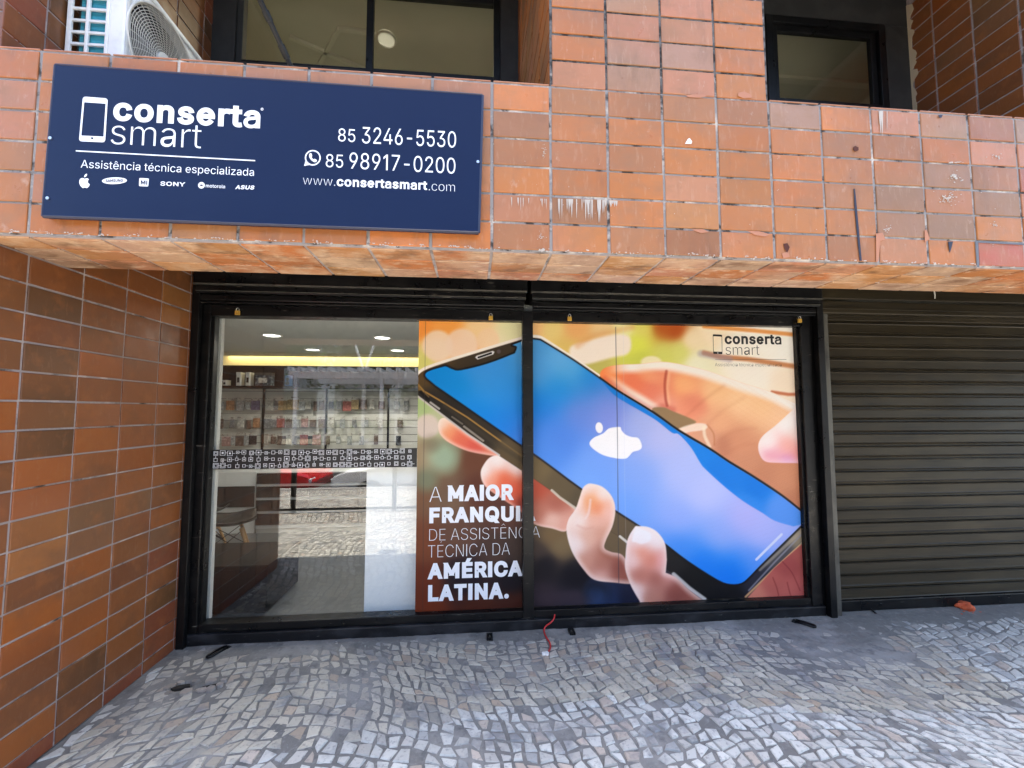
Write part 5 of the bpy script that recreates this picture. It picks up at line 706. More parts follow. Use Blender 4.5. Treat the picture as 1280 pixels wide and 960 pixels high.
    d, a = skin(hand, [(765,465,(252,140,85)),(790,475,(240,130,95)),(815,490,(235,130,105)),(835,480,(238,140,110)),(828,505,(240,160,140)),(850,480,(250,165,115)),(865,505,(238,145,115)),(895,490,(250,190,142)),(900,530,(236,168,128)),(925,500,(252,196,150)),(955,505,(250,192,145)),(980,515,(250,192,150)),(920,555,(214,146,112)),(950,590,(196,130,98)),(985,600,(205,138,104)),(995,625,(190,124,92)),(885,550,(222,160,130)),(905,556,(190,124,96)),(940,580,(205,140,108))], ro=0)
    g.mix((252,238,226), a*1.0*(1-g.ss(-d, 5, 15))*(1-g.ss(y, 512, 530))*g.ss(x,752,790))
    g.mix((225,140,95), a*.05*np.clip(np.sin((x*.55-y*.95)*1.1+3*np.sin(y*.05)),0,1)*g.ss(x,880,930))
    # shading under the thumb, its pads and the folds of the palm
    g.line(spline([(756,474),(775,487),(800,503),(816,511),(829,508),(841,512)],5,False), 7, (190,85,70), .45, 8)
    g.blob(792,478,16,(238,120,88), 14, .45, 9, .5); g.blob(812,470,14,(252,170,125), 12, .5, 7, .3); g.blob(857,482,14,(252,180,132), 12, .5, 9, .3); g.blob(868,505,14,(226,134,108), 12, .5, 8, .5)
    for q_, op_ in (([(858,520),(880,500),(905,482)],.16),([(884,531),(905,512),(930,497)],.10),([(893,556),(915,540),(945,535)],.10),([(905,568),(930,556),(950,556)],.10)): g.line(spline(q_,5,False), 4, (170,95,70), op_, 7)
    g.line([(836,467),(834,486),(836,505)], 4, (252,190,150), .5, 4)
    fine = np.sin(x*2.3+y*1.1+2*np.sin(y*.35))*np.sin(x*.9-y*1.9)
    g.mix((150,85,60), a*.16*np.clip(fine-.35,0,1)*g.ss(x,860,900)); g.mix((255,215,180), a*.14*np.clip(-fine-.45,0,1)*g.ss(x,860,900))
    g.shape(spline([(815,512),(829,509),(841,514),(864,523.5),(870,528),(862,532),(850,536.5),(846,538),(835,530)],5), (150,124,92), 1.2)
    g.shape(spline([(846,538),(855,533),(872,529),(884,531),(881,537),(862,540),(850,543)],5), (252,225,205), 1.5, .8)
    g.line(spline([(880,534),(881,545),(887,558)],6,False), 4, (252,225,195), .7, 3); g.line(spline([(884,531),(892,542),(893,556)],6,False), 2, (190,120,85), .6, 2)
    g.line(spline([(833,464),(831,480),(832,498),(834,507)],6,False), 3.2, (150,60,50), .6, 3)
    skin(spline([(948,556),(954,544.5),(970.6,531),(991,512.5),(1002,505),(1010,520),(1010,582),(998,579),(975,578.5),(957.5,577),(950,568.8)],6), [(960,552,(252,232,222)),(985,530,(252,238,230)),(998,540,(252,215,200)),(985,558,(250,170,155)),(1000,565,(245,150,135)),(965,570,(240,160,170)),(985,577,(225,150,190))], ro=.5, rw=5)
    # index finger behind, left panel
    skin(spline([(547.7,534),(549,526),(554,522.5),(562,525),(584,542),(605,556),(624,569),(612,569),(584,563.5),(562,553.5),(551,544)],6), [(552,530,(252,222,200)),(560,540,(248,150,105)),(575,548,(230,110,85)),(595,558,(220,95,80)),(612,566,(225,120,95))], rw=3.5, ro=.75)
    skin(spline([(601,592),(603,584),(611,573),(621,569.5),(636,573),(653,579),(668,590),(690,608),(719,636),(716,650),(707,664),(690,660.5),(668,655),(652,640),(630,625),(610,611),(603,602)],6), [(606,590,(252,240,232)),(622,575,(252,235,225)),(645,582,(250,225,215)),(615,598,(245,150,120)),(630,600,(235,100,65)),(645,612,(225,95,65)),(635,622,(215,105,80)),(652,630,(150,66,52)),(670,610,(185,85,62)),(672,640,(180,112,92)),(690,650,(235,185,165)),(695,630,(170,100,82)),(707,655,(225,160,140))], rw=3, ro=.6)
    # phone body
    rimtop = spline([(519,470),(523,466.5),(535,459.3),(594,440.3),(640,426.6),(655,422),(666,420.5),(675,421.6),(684.4,427),(716,447.5),(748,469.5),(772.5,487),(815.6,513.4),(848.8,537),(886,559),(910.6,575.5),(941,594),(976.5,617.5),(1001,637),(1012,646)],5,False)
    low = spline([(1012,664),(998,681),(968.6,709),(945,734),(933,748),(921,757),(900,758),(881.5,749),(861.7,736),(840,716.5),(784.8,680),(774.9,671.5),(719.4,635.5),(689.7,614),(655,590),(624,569.6),(584.3,543),(556.6,522),(546.7,514.5),(523,496.5),(517,490)],5,False)
    body = np.vstack([rimtop, low]); d, a = g.shape(body, (50,44,38), .8)
    g.grad([(525,475,(95,75,45)),(530,500,(45,42,40)),(560,515,(48,42,36)),(600,545,(58,50,40)),(640,570,(100,84,60)),(672,585,(120,102,72)),(700,605,(105,90,66)),(730,630,(95,82,62)),(770,655,(105,88,66)),(800,675,(98,84,66)),(840,700,(35,33,34)),(870,725,(22,22,25)),(910,745,(20,20,26)),(945,725,(45,45,58)),(975,695,(80,76,78)),(1000,665,(150,135,110))], a)
    g.line(spline([(519,470),(535,458.8),(594,440),(655,421.6)],5,False), 3.6, (253,236,222), 1, 1.2); g.line(spline([(655,421.6),(666,420.5),(675,421.6),(684.4,427),(716,447.5),(748,469.5)],5,False), 4, (250,240,228), 1, 1.2)
    g.line(rimtop[60:], 1.6, (70,62,60), .6, 1)
    g.line([(523,481),(530,489),(548,499.5),(584,521.5),(626,551.5)], 1.8, (170,132,70), .95, .8); g.line([(521,478),(524,486),(535,496)], 3, (150,120,70), .7, 2); g.line([(626,551.5),(655,572)], 2, (130,108,70), .7, 1)
    g.line([(518,491),(523,496),(556.6,521.5),(584.3,542.5),(624,569)], 2.2, (215,205,195), .9, 1); g.line([(556,507),(620,555),(655,577)], 5, (78,68,52), .5, 4)
    g.line([(538,503),(549,511)], 2.4, (185,180,172), .9, 1); g.line([(565,521),(578,530)], 2, (120,112,100), .9, 1); g.line([(580,533),(604,551)], 2.6, (150,142,130), .9, 1); g.line([(526,490),(535,499)], 4, (20,18,17), .9, 1.2)
    g.line([(689.7,612.8),(700,622),(719.4,635.2)], 3, (205,192,170), .9, 1.2); g.line([(774.9,670.5),(784.8,678.5)], 3, (225,215,200), .9, 1.2); g.line([(842,717.5),(861.7,735),(881,749)], 4.5, (205,198,190), .9, 2.5)
    g.line([(936,738),(968,703),(1002,668)], 2.2, (150,146,152), .7, 1.5); g.line([(950,712),(980,684),(1004,662)], 4, (175,160,140), .6, 2.5); g.line([(932,746),(968,711),(1000,682)], 2.6, (225,170,120), .8, 1.6)
    # screen
    scr = np.vstack([spline([(533.5,472.5),(531.6,469),(533.5,465.4),(541,462)],4,False), [(556.6,457.6)], spline([(560,459),(566,461.8),(576.4,462.8),(610,454.4),(643.5,441.6)],4,False), spline([(645.6,437),(645.8,433),(640.5,431.2)],3,False), [(655,425.8),(664,424),(675,425.4)], spline([(684.4,431),(716,450.5),(748,472.6),(772.5,490),(815.6,516.4),(848.8,540),(886,562),(910.6,578.5),(941,597),(976.5,620.5),(1004,642)],3,False), [(1008,650),(1002,656)],
        spline([(980.5,677),(950,707),(937,720.5),(927,728.6),(913,730),(897,724.5),(859.7,700.7),(830,678),(800.6,657.5),(771,638.5),(728,611),(680,575.5),(652.6,556.6),(614,529.8),(574.4,502.2),(545,482)],3,False)])
    g.line(np.vstack([scr, scr[:1]]), 4.5, (20,18,20), .85, 2)
    d = g.sdf(scr); a = g.ss(-d, -.7, .7); g.soft = 1.6
    g.grad([(540,470,(0,138,222)),(570,485,(0,140,225)),(600,465,(70,150,230)),(625,450,(60,145,225)),(648,430,(95,165,225)),(610,490,(60,150,235)),(600,515,(0,135,225)),(640,490,(50,145,232)),(650,540,(75,130,225)),(630,530,(20,130,225)),
            (672,432,(80,150,215)),(700,450,(110,175,235)),(715,462,(100,172,232)),(672,470,(95,160,228)),(740,472,(10,135,220)),(700,488,(20,140,225)),(668,505,(0,130,220)),(670,516,(20,125,218)),(750,482,(70,135,220)),(680,530,(95,135,225)),(720,515,(115,135,215)),(755,500,(130,140,220)),(760,520,(135,145,220)),(700,550,(85,130,220)),(690,560,(90,145,230)),(740,580,(120,160,240)),(730,600,(120,165,240)),(800,530,(165,175,230)),(830,545,(182,185,235)),(800,600,(135,165,235)),(850,590,(175,185,238)),(880,620,(185,190,240)),(780,630,(115,160,238)),(850,650,(150,170,238)),(930,650,(180,175,232)),(950,670,(178,178,235)),(900,670,(150,170,235)),(850,685,(70,140,230)),(880,705,(20,125,228)),(915,715,(0,120,228)),(940,700,(90,145,230))], a, 2.2); g.soft = .25
    st = np.vstack([spline([(750,472),(757,482),(770.6,495.8),(802.5,514.6),(821,525.8),(840,540.8),(848.8,543),(863.8,559.4),(875,578),(881.5,586),(905,607.6),(929,626.4),(952.8,641),(968.6,651),(992,658)],4,False),[(1003,655),(1008,646),(976.5,619),(941,595),(886,560),(848,538),(790,500)]])
    da = g.ss(-g.sdf(st), -.9, .9)*a; g.grad([(770,490,(20,125,215)),(815,522,(15,125,215)),(870,558,(25,130,220)),(910,590,(20,125,215)),(945,610,(10,122,212)),(975,635,(90,145,225)),(935,630,(50,135,220))], da)
    g.line([(945.5,699.4),(977,668)], 3, (208,212,235), .95, 1)
    g.shape([(594,446.6),(596,444.6),(616,438.6),(618,440),(616.5,443),(597,449.4)], (225,225,228), .8); g.line([(598,446.8),(614,441.4)], 2.4, (15,15,18), 1, .8); g.blob(623.5,439.4,2.6,(95,85,88), 1, .9)
    # stretched emblem on the screen
    g.shape(ellip(749,534.6,4.6,6.8,18,-.12), (248,244,244), .6)
    g.shape(spline([(736.9,553.8),(742.5,547),(753.8,541.8),(761,535.6),(770.6,533.9),(775.6,534.2),(777,538),(781.9,543.2),(789.4,546.2),(797.4,547.4),(801.4,553.6),(802,559.6),(798.4,562.8),(791,565),(786.6,569.7),(781.9,573.2),(770.6,572.9),(753.8,568.8),(741,560.6)],5), (248,244,244), .6)
    # fingers in front
    f3 = spline([(728.3,611),(733,606),(739.2,604.7),(753,608.7),(764.5,620.5),(769,636.4),(766,656),(757.5,675),(755.5,685),(764,690),(778,694),(788,712),(792,728.7),(767,728),(743,724.5),(729.3,711.6),(715.4,690),(708.5,666),(710.5,650),(719.4,636.4),(724.4,622.5)],6)
    d, a = skin(f3, [(735,612,(252,225,215)),(752,618,(252,235,228)),(740,628,(248,140,85)),(748,636,(246,130,85)),(738,622,(248,165,115)),(725,650,(250,225,212)),(722,630,(250,210,195)),(745,650,(240,180,160)),(757,640,(250,195,180)),(750,665,(215,155,132)),(735,670,(226,170,148)),(720,680,(250,225,215)),(760,690,(160,100,82)),(750,705,(175,115,98)),(735,700,(205,145,125)),(775,710,(140,82,70)),(780,725,(150,90,76)),(750,722,(225,170,155))], rw=4.5, ro=.75)
    g.line(spline([(722,657),(733,661),(741,659)],5,False), 3, (215,150,135), .3, 4); g.line(spline([(738,625),(736,640),(732,648)],5,False), 3, (248,215,205), .6, 3)
    low2 = np.vstack([spline([(832,716),(845,722),(861,737),(878,750)],4,False), [(905,766),(800,766)], spline([(800,752),(788.7,732),(781.8,712),(782,694),(784.8,674),(792.7,660),(796.6,657.9),(810.5,659),(822.4,666),(831.3,680),(833.5,700)],5,False)])
    skin(low2, [(797,664,(250,235,230)),(810,672,(248,238,235)),(800,676,(245,205,195)),(822,676,(252,230,225)),(803,690,(235,140,115)),(815,700,(220,128,105)),(828,700,(245,170,165)),(790,700,(250,205,195)),(800,720,(188,115,98)),(820,722,(165,98,84)),(830,712,(240,180,170)),(795,738,(250,215,205)),(815,745,(185,125,108)),(845,742,(140,80,70)),(870,752,(150,90,78))], rw=4.5, ro=.7)
    g.shape(spline([(790,676),(793,664),(796,657.5),(798.5,660),(812,666),(813,675),(803,680),(795,678)],5), (250,240,238), 1.8, .75)
    pal = [(930,757),(934,748),(968,710.5),(1000,682.5),(1012,672),(1012,757)]
    d, a = g.shape(pal, (195,92,88), 1); g.grad([(945,745,(205,125,105)),(965,730,(178,96,86)),(985,705,(158,78,74)),(1000,690,(165,88,80)),(990,740,(186,100,90)),(1003,740,(180,94,88))], a)
    for p in ([(978,702),(990,716),(1000,738)],[(966,722),(971,735),(974,748)],[(984,728),(987,740),(990,750)]): g.line(spline(p,5,False), 1.3, (120,45,48), .6, 1.5)
    g.mix((90,60,50), (np.abs(tex) > .93)*.06*np.ones(len(x)))
    # seams between the lengths of film
    g.line([(769.5,409),(771.5,520),(773.5,728)], .9, (60,60,70), .65, .7); g.line([(779,409),(781,600),(783,700)], .7, (200,205,225), .25, .7); g.line([(532,401),(529.5,580),(528.5,770)], .8, (70,60,60), .5, .7)
    Lm = g.C.mean(1, keepdims=True); C2 = Lm+(g.C-Lm)*.98; C2 = np.clip(C2, 0, 255)/255; C2 = C2+.30*(C2-.5)*C2*(1-C2)*4*.5
    return np.minimum(s2l(np.clip(C2*255, 0, 255))*PR_K, .90)
def sheet(name, X0, X1, Z0_, Z1_, Y, parent, step=.0042):
    nx, nz = int((X1-X0)/step)+1, int((Z1_-Z0_)/step)+1
    X, Z = np.meshgrid(np.linspace(X0,X1,nx), np.linspace(Z0_,Z1_,nz)); V = np.stack([X.ravel(), np.full(X.size, Y), Z.ravel()], 1)
    idx = np.arange(nx*nz).reshape(nz,nx); F = np.stack([idx[:-1,:-1],idx[:-1,1:],idx[1:,1:],idx[1:,:-1]], -1).reshape(-1,4)
    me = bpy.data.meshes.new(name); o0 = ORG[parent.name]
    me.vertices.add(len(V)); me.vertices.foreach_set('co', (V-o0).ravel()); me.loops.add(F.size); me.loops.foreach_set('vertex_index', F.ravel().astype(np.int32)); me.polygons.add(len(F)); me.polygons.foreach_set('loop_start', np.arange(0,F.size,4).astype(np.int32))
    me.update(calc_edges=True); me.validate()
    c = np.ones((len(V),4), np.float32); c[:,:3] = paint(pxs(V)); ca = me.color_attributes.new('tcol','FLOAT_COLOR','POINT'); ca.data.foreach_set('color', c.ravel())
    me.materials.append(M['print']); o = bpy.data.objects.new(name, me); COL.objects.link(o); o.parent = parent; ORG[o.name] = o0
    sm = MB(); e = .0; 
    return o
YP = 1.2965
P1 = thing('poster', 'narrow poster with white slogan and the top corner of a phone, left of the mullion', 'poster', (1.65, YP, GZ0), 'printed posters on the shop window')
sheet('print', 1.287, 2.0215, GZ0+.001, GZ1-.001, YP, P1)
P2 = thing('poster', 'wide poster of a hand gripping a blue screen phone, right of the mullion', 'poster', (3.1, YP, GZ0), 'printed posters on the shop window')
sheet('print', 2.0965, 4.127, GZ0+.001, GZ1-.001, YP, P2)
YT = YP-.0008
for s_, xl, xr, base, h, wt in (('A',536.5,552.2,(627.8,627.2),608.6,-.016),('MAIOR',559,642.4,(627,625),606.8,.045),('FRANQUIA',536.5,669.5,(654.2,651),634.6,.045),('DE ASSISTÊNCIA',536.5,675,(676,672),661.4,-.018),
        ('TÉCNICA DA',534.9,637.4,(697.2,693.4),681.6,-.018),('AMÉRICA',534.3,653.4,(724.2,720),704.2,.045),('LATINA.',535,636,(752,748),731.4,.045)):
    lettering('slogan_lettering', s_, xl, xr, base, h, 'cap', wt, VW, P1, YT)
BV = M['black_vinyl']
phone_icon(P2, BV, YT, (891,417.8),(902.6,418.4),(903,442.8),(891.6,442.4), 1.2, .10, .12, .05, (897.3,441.2), VW)
lettering('lettering', 'conserta', 906, 976.8, (430,430.6), 419.8, 'x', .030, BV, P2, YT)
lettering('lettering', 'smart', 907.2, 949.4, (443.4,443.7), 433.6, 'x', -.012, BV, P2, YT)
lettering('lettering', 'Assistência técnica especializada', 893.8, 977, (457.8,458), 453.6, 'cap', -.012, BV, P2, YT)
mb = MB(); flat(mb, [(894,449),(983,449.1),(983,449.5),(894,449.4)], YT); mb.build('rule', BV, P2)

# patterned safety band on the clear pane
BD = thing('glass_sticker_band', 'black sticker band of white linked squares across the clear pane', 'sticker', (.6, 1.297, 1.1))
ba, bb = at(259.5,562,Y=1.297), at(523,586,Y=1.297); bx0, bx1, bz0, bz1 = -.062, 1.2855, 1.101, 1.232
mb = MB(); mb.box((bx0,1.2965,bz0),(bx1,1.2995,bz1)); mb.build('film', BV, BD)
mb = MB(); rb = random.Random(11)
def sq(cx, cz, r, t):
    y0, y1 = 1.2957, 1.2964
    mb.box((cx-r,y0,cz-r),(cx+r,y1,cz-r+t)); mb.box((cx-r,y0,cz+r-t),(cx+r,y1,cz+r)); mb.box((cx-r,y0,cz-r+t),(cx-r+t,y1,cz+r-t)); mb.box((cx+r-t,y0,cz-r+t),(cx+r,y1,cz+r-t))
cx = bx0+.022; prev = None
cols_ = []
while cx < bx1-.015:
    for row in range(3):
        r = rb.choice([.010,.012,.014,.017]); zc = bz0+.022+row*.0435+rb.uniform(-.004,.004); r = min(r, zc-bz0-.002, bz1-zc-.002); x_ = cx+rb.uniform(-.004,.004)
        sq(x_, zc, r, .0026)
        if rb.random() < .45: mb.box((x_-r*.33,1.2957,zc-r*.33),(x_+r*.33,1.2964,zc+r*.33))
        elif r > .013: sq(x_, zc, r*.6, .0022)
        if rb.random() < .55: mb.box((x_+r,1.2958,zc-.0012),(x_+r+.016,1.2964,zc+.0012))
        if rb.random() < .4 and row < 2: mb.box((x_-.0012,1.2958,zc+r),(x_+.0012,1.2964,zc+r+.014))
    cx += .0455
mb.build('square_pattern', VW, BD)

# ------------------------------------------------------------------ the shop inside
ZC = 2.215; YB = 4.05
def S_(name, a, b, m): mb = MB(); mb.box(a, b); return struct(mb.build(name, m))
S_('shop_floor', (-1.95,1.345,-.02), (4.3,YB+.2,.004), M['floor_in'])
S_('shop_ceiling', (-1.95,1.345,ZC), (4.3,3.72,ZC+.06), M['ceil_paint'])
S_('shop_wall', (-1.95,1.36,0), (WX-.02,1.44,2.45), M['white_wall'])  # unseen front wall, put in to block light
S_('shop_wall', (-2.05,1.36,0), (-1.95,YB+.2,2.45), M['white_wall'])
S_('shop_wall', (-1.95,YB+.02,0), (4.3,YB+.2,2.45), M['white_wall'])
S_('shop_wall', (4.3,1.36,0), (4.4,YB+.2,2.45), M['white_wall'])
S_('upper_ceiling', (-1.95,3.72,2.40), (4.3,YB+.2,2.45), M['ceil_paint'])
cv = thing('cove_light', 'warm yellow strip of cove light along the top of the back wall', 'light strip', (1, YB, 2.1))
mb = MB(); mb.box((-1.94,YB-.02,2.085),(4.28,YB+.015,2.21)); mb.build('glow_strip', M['cove_on'], cv)
mb = MB(); mb.box((-1.94,3.70,2.215),(4.28,3.72,2.26)); mb.build('lip', M['ceil_paint'], cv)
DL = [(340,418.5),(478,421.5),(391,436.5),(497,437.5)]
def downlight():
    t = thing('downlight', 'lit round downlight at the front left of the shop ceiling', 'ceiling light', (0,0,0), 'downlights in the shop ceiling')
    mb = MB(); mb.disc((0,0,-.006), .068, 'Z', 28, .007); mb.build('lens', M['lamp_on'], t)
    mb = MB(); mb.ring((0,0,-.002), .080, .010, 'Z'); mb.build('rim', M['white_metal'], t)
    return t
dl = downlight()
for i, ((x, y), lab) in enumerate(zip(DL, (None, 'lit round downlight at the front of the ceiling, nearest the slogan poster', 'lit round downlight in the rear row, between two front downlights', 'lit round downlight in the rear row, closest to the slogan poster'))):
    o = dl if i == 0 else copy_tree(dl); p = at(x, y, Z=ZC); o.location = (p[0], p[1], ZC)
    if lab: o['label'] = lab
    l_ = bpy.data.lights.new('downlight_bulb', 'AREA'); l_.shape = 'DISK'; l_.size = .12; l_.energy = .9; l_.color = (1,.95,.86); lo = bpy.data.objects.new('downlight_bulb', l_); COL.objects.link(lo); lo.parent = o; lo.location = (0,0,-.02)
for xx in (1.8, 3.0):  # unseen downlights added for more light inside the shop
    o = copy_tree(dl); o.location = (xx, 2.6, ZC); o['label'] = 'lit round downlight added unseen behind the posters'
    l_ = bpy.data.lights.new('downlight_bulb', 'AREA'); l_.shape = 'DISK'; l_.size = .12; l_.energy = .9; l_.color = (1,.95,.86); lo = bpy.data.objects.new('downlight_bulb', l_); COL.objects.link(lo); lo.parent = o; lo.location = (0,0,-.02)
l_ = bpy.data.lights.new('cove_tube', 'AREA'); l_.shape = 'RECTANGLE'; l_.size = 3.4; l_.size_y = .05; l_.energy = .9; l_.color = (1,.78,.38); lo = bpy.data.objects.new('cove_tube', l_); COL.objects.link(lo); lo.location = (.2, YB-.06, 2.20); lo.rotation_euler = (R_(18),0,0)

# display wall: dark shelf on top, slatted panels under it
def PX(x, y, Y=YB): return at(x, y, Y=Y)
DW = thing('display_wall', 'white slatted display wall with dark top shelf and hanging phone accessories', 'display wall', (0, YB, .7))
zt, zb = PX(300,486)[2], PX(300,562)[2]
vx = [-1.94]+[PX(x, 520)[0] for x in (329.5,408,485)]+[1.6, 2.6, 4.28]
for i in range(len(vx)-1):
    mb = MB(); mb.mat = 0; mb.box((vx[i]+.022,YB-.02,zb-.28),(vx[i+1]-.002,YB+.012,zt)); z = zb-.2
    mb.mat = 1
    while z < zt-.02: mb.box((vx[i]+.022,YB-.023,z),(vx[i+1]-.002,YB-.019,z+.007)); z += .095
    mb.build('slat_panel', [M['slatwall'], M['slat_groove']], DW)
    mb = MB(); mb.box((vx[i]-.002,YB-.04,zb-.28),(vx[i]+.022,YB+.012,zt)); mb.build('divider', M['dark_wood'], DW)
mb = MB(); mb.box((-1.94,YB-.30,zt),(4.28,YB-.0,zt+.025),.003); mb.box((-1.94,YB-.03,zt+.025),(4.28,YB+.01,2.083)); mb.build('top_shelf', M['dark_wood'], DW)
# packs hanging on hooks
pk_cols = {'orange':(.55,.22,.04),'clear grey':(.42,.44,.44),'violet':(.16,.12,.26),'pale':(.58,.55,.47),'gold':(.50,.32,.09),'brown':(.20,.12,.08),'red':(.48,.09,.06),'pink':(.60,.30,.26),'black':(.025,.025,.03),'grey':(.25,.25,.25)}
PK = [(288,505,'orange','orange phone case pack with a bright tag, far left of the top hanging row'),(300.5,505,'clear grey','grey patterned phone case pack second in the top hanging row'),(319.5,505,'violet','violet phone case pack beside the left divider, top hanging row'),
 (338,505,'pale','pale phone case pack just right of the left divider, top hanging row'),(353.5,505,'gold','gold phone case pack right of the left divider, top hanging row'),(366.6,504,'gold','wide gold phone case pack under the light, top hanging row'),(377.5,506,'clear grey','grey phone case pack left of the pale pillar reflection, top hanging row'),(394,506,'brown','slim brown pack near the middle of the top hanging row'),
 (434,506,'red','red and green pack left of the gold packs near the poster'),(444,504,'gold','tall gold pack between red and brown packs near the poster'),(454.5,504,'brown','brown pack last in the top hanging row, by the poster'),
 (273.5,528,'brown','brown pack at the far left of the middle hanging row'),(301,528,'pale','pale phone case pack, middle hanging row left panel'),(320.6,527,'orange','orange-brown pack beside the left divider, middle hanging row'),(335,528,'grey','grey pack just right of the left divider, middle hanging row'),(351,527,'red','red phone case pack, middle hanging row'),(381,527,'pink','pink pack near the end of the middle hanging row'),
 (283.4,550,'pink','pink phone case pack, bottom hanging row far left'),(300,549,'brown','brown phone case pack, bottom hanging row left panel'),(316,548.5,'black','black phone case pack beside the left divider, bottom hanging row'),(332.7,549,'pale','thin pale pack right of the left divider, bottom hanging row'),(352,549,'brown','brown ribbed pack, bottom hanging row second panel'),(380,548,'red','dull red pack, bottom hanging row second panel'),(396,548,'pink','pink pack last in the bottom hanging row')]
PM = {}
for k, c in pk_cols.items(): c = tuple(.20*sum(c)/3+.45*q for q in c); PM[k] = mat('pack_'+k.replace(' ','_'), c, .4, spec=.3, noise=(45,(c[0]*1.6+.04,c[1]*1.6+.04,c[2]*1.6+.04),.48,.60,ONE))
M['hook'] = mat('chrome_hook', (.6,.6,.6), .25, metal=1); M['card'] = mat('pack_card', (.55,.53,.48), .6, noise=(25,(.25,.22,.2),.5,.6,ONE))
pm0 = None
for i, (x, y, c, lab) in enumerate(PK):
    p = PX(x, y, YB-.07); t = thing('case_pack', lab, 'phone case pack', (p[0], YB-.07, p[2]), 'accessory packs hanging on the display wall')
    wd, hh = random.uniform(.038,.055), random.uniform(.072,.088)
    if 'slim' in lab or 'thin' in lab: wd = .022
    if 'wide' in lab: wd = .072
    mb = MB(); mb.box((-wd,-.012,-hh),(wd,.012,hh*.55),.006); mb.build('case', PM[c], t, local=True)
    mb = MB(); mb.box((-wd*1.05,-.004,hh*.55),(wd*1.05,.004,hh),.002); mb.build('header_card', M['card'], t, local=True)
    mb = MB(); mb.tube([(0,.05,hh*.84),(0,-.05,hh*.84),(0,-.055,hh*.92)], .003, 6); mb.build('hook', M['hook'], t, local=True)
for k, (x, y) in enumerate(((275.5,506),(310,506),(345,505),(385.5,505),(402,505),(414,505),(424,505),(465,505),(477,505),(496,505),(508,505),(290,528),(311,529),(343,528),(361,528),(371,528),(391,528),(402,528),(415,528),(428,528),(443,528),(458,528),(474,528),(500,528),(274,550),(292,550),(308,549),(342,549),(361,549),(371,549),(388,549),(409,549),(423,549),(437,549),(452,549),(470,549),(498,549))):
    p = PX(x, y, YB-.07); t = thing('case_pack', 'small dull accessory pack among the coloured packs on the slatted display wall', 'phone case pack', (p[0], YB-.07, p[2]), 'accessory packs hanging on the display wall')
    wd, hh = random.uniform(.026,.040), random.uniform(.060,.080); c = random.choice(('grey','clear grey','brown','pale','black','clear grey'))
    mb = MB(); mb.box((-wd,-.010,-hh),(wd,.010,hh*.55),.005); mb.build('case', PM[c], t, local=True)
    mb = MB(); mb.box((-wd*1.05,-.004,hh*.55),(wd*1.05,.004,hh),.002); mb.build('header_card', M['card'], t, local=True)
# things on the top shelf
def box_thing(name, lab, cat, x, y, w_, h_, m, lidm, group=None):
    p = PX(x, y, YB-.15); t = thing(name, lab, cat, (p[0], YB-.15, zt+.025), group)
    mb = MB(); mb.box((-w_/2,-.05,0),(w_/2,.05,h_*.82),.003); mb.build('carton', m, t, local=True)
    mb = MB(); mb.box((-w_/2-.002,-.052,h_*.82),(w_/2+.002,.052,h_),.003); mb.build('lid', lidm, t, local=True); 
    mb = MB(); mb.box((-w_/2*.55,-.0535,h_*.25),(w_/2*.55,-.0515,h_*.62)); mb.build('label', BV if m is M['white_metal'] else M['card'], t, local=True); return t
box_thing('white_carton', 'tall slim white carton left of its twin on the dark shelf', 'box', 300.5, 478, .050, .175, M['white_metal'], M['white_metal'], 'cartons on the dark shelf')
box_thing('white_carton', 'tall slim white carton right of its twin, near the dark patterned box', 'box', 312, 478, .050, .175, M['white_metal'], M['white_metal'], 'cartons on the dark shelf')
box_thing('white_carton', 'small white carton alone at the left end of the dark shelf', 'box', 283.4, 480, .045, .075, M['white_metal'], M['white_metal'], 'cartons on the dark shelf')
box_thing('gift_box', 'dark patterned box with a grey lid on the dark shelf', 'box', 331, 478, .19, .17, mat('dark_patterned_card', (.03,.04,.05), .4, noise=(30,(.18,.22,.25),.5,.6,ONE)), M['rail_grey'])
t = thing('desk_lamp', 'small blue speaker standing on the dark shelf left of the roof reflection', 'speaker', (PX(361,476,YB-.15)[0], YB-.15, zt+.025)); t.name = 'small_speaker'; ORG[t.name] = np.zeros(3)
mb = MB(); mb.box((-.035,-.04,0),(.035,.04,.14),.012); mb.build('body', mat('blue_plastic', (.03,.07,.16), .4), t, local=True)
mb = MB(); mb.disc((0,-.044,.09), .022, 'Y', 20, .004); mb.disc((0,-.044,.04), .026, 'Y', 20, .004); mb.build('cone', M['rail_grey'], t, local=True)
# drawers
def zline(y, Y): return at(330, y, Y=Y)[2]
YD = 3.75; DR = thing('drawer_cabinet', 'dark drawer cabinet with pale gaps under the display wall', 'cabinet', (0, YD, 0))
dx0, dx1 = at(320,620,Y=YD)[0], 1.5; ztop = zline(590, YD)
mb = MB(); mb.box((dx0,YD+.012,.06),(dx1,YB-.03,ztop),.003); mb.build('carcass', M['white_panel'], DR)
mb = MB(); mb.box((dx0,YD+.03,.004),(dx1,YB-.04,.06)); mb.build('plinth', M['white_wall'], DR)
zl = [ztop-.004, zline(607,YD), zline(624,YD), zline(641,YD), .085]
for i in range(4):
    for j in range(4):
        a, b = dx0+(dx1-dx0)*j/4, dx0+(dx1-dx0)*(j+1)/4
        d_ = MB().box((a+.002,YD-.006,zl[i+1]+.020),(b-.002,YD+.011,zl[i]-.012),.003).build('drawer', M['dark_wood'], DR)
SC = thing('side_counter', 'low white counter with a dark panel beside the drawers', 'counter', (-1.5, 3.8, 0))
mb = MB(); mb.box((-1.94,3.78,.004),(dx0-.02,YB-.03,ztop),.004); mb.build('body', M['white_panel'], SC)
mb = MB(); mb.box((-1.92,3.765,at(290,634,Y=3.78)[2]),(dx0-.03,3.779,at(290,608,Y=3.78)[2]),.003); mb.build('front_panel', M['dark_wood'], SC)
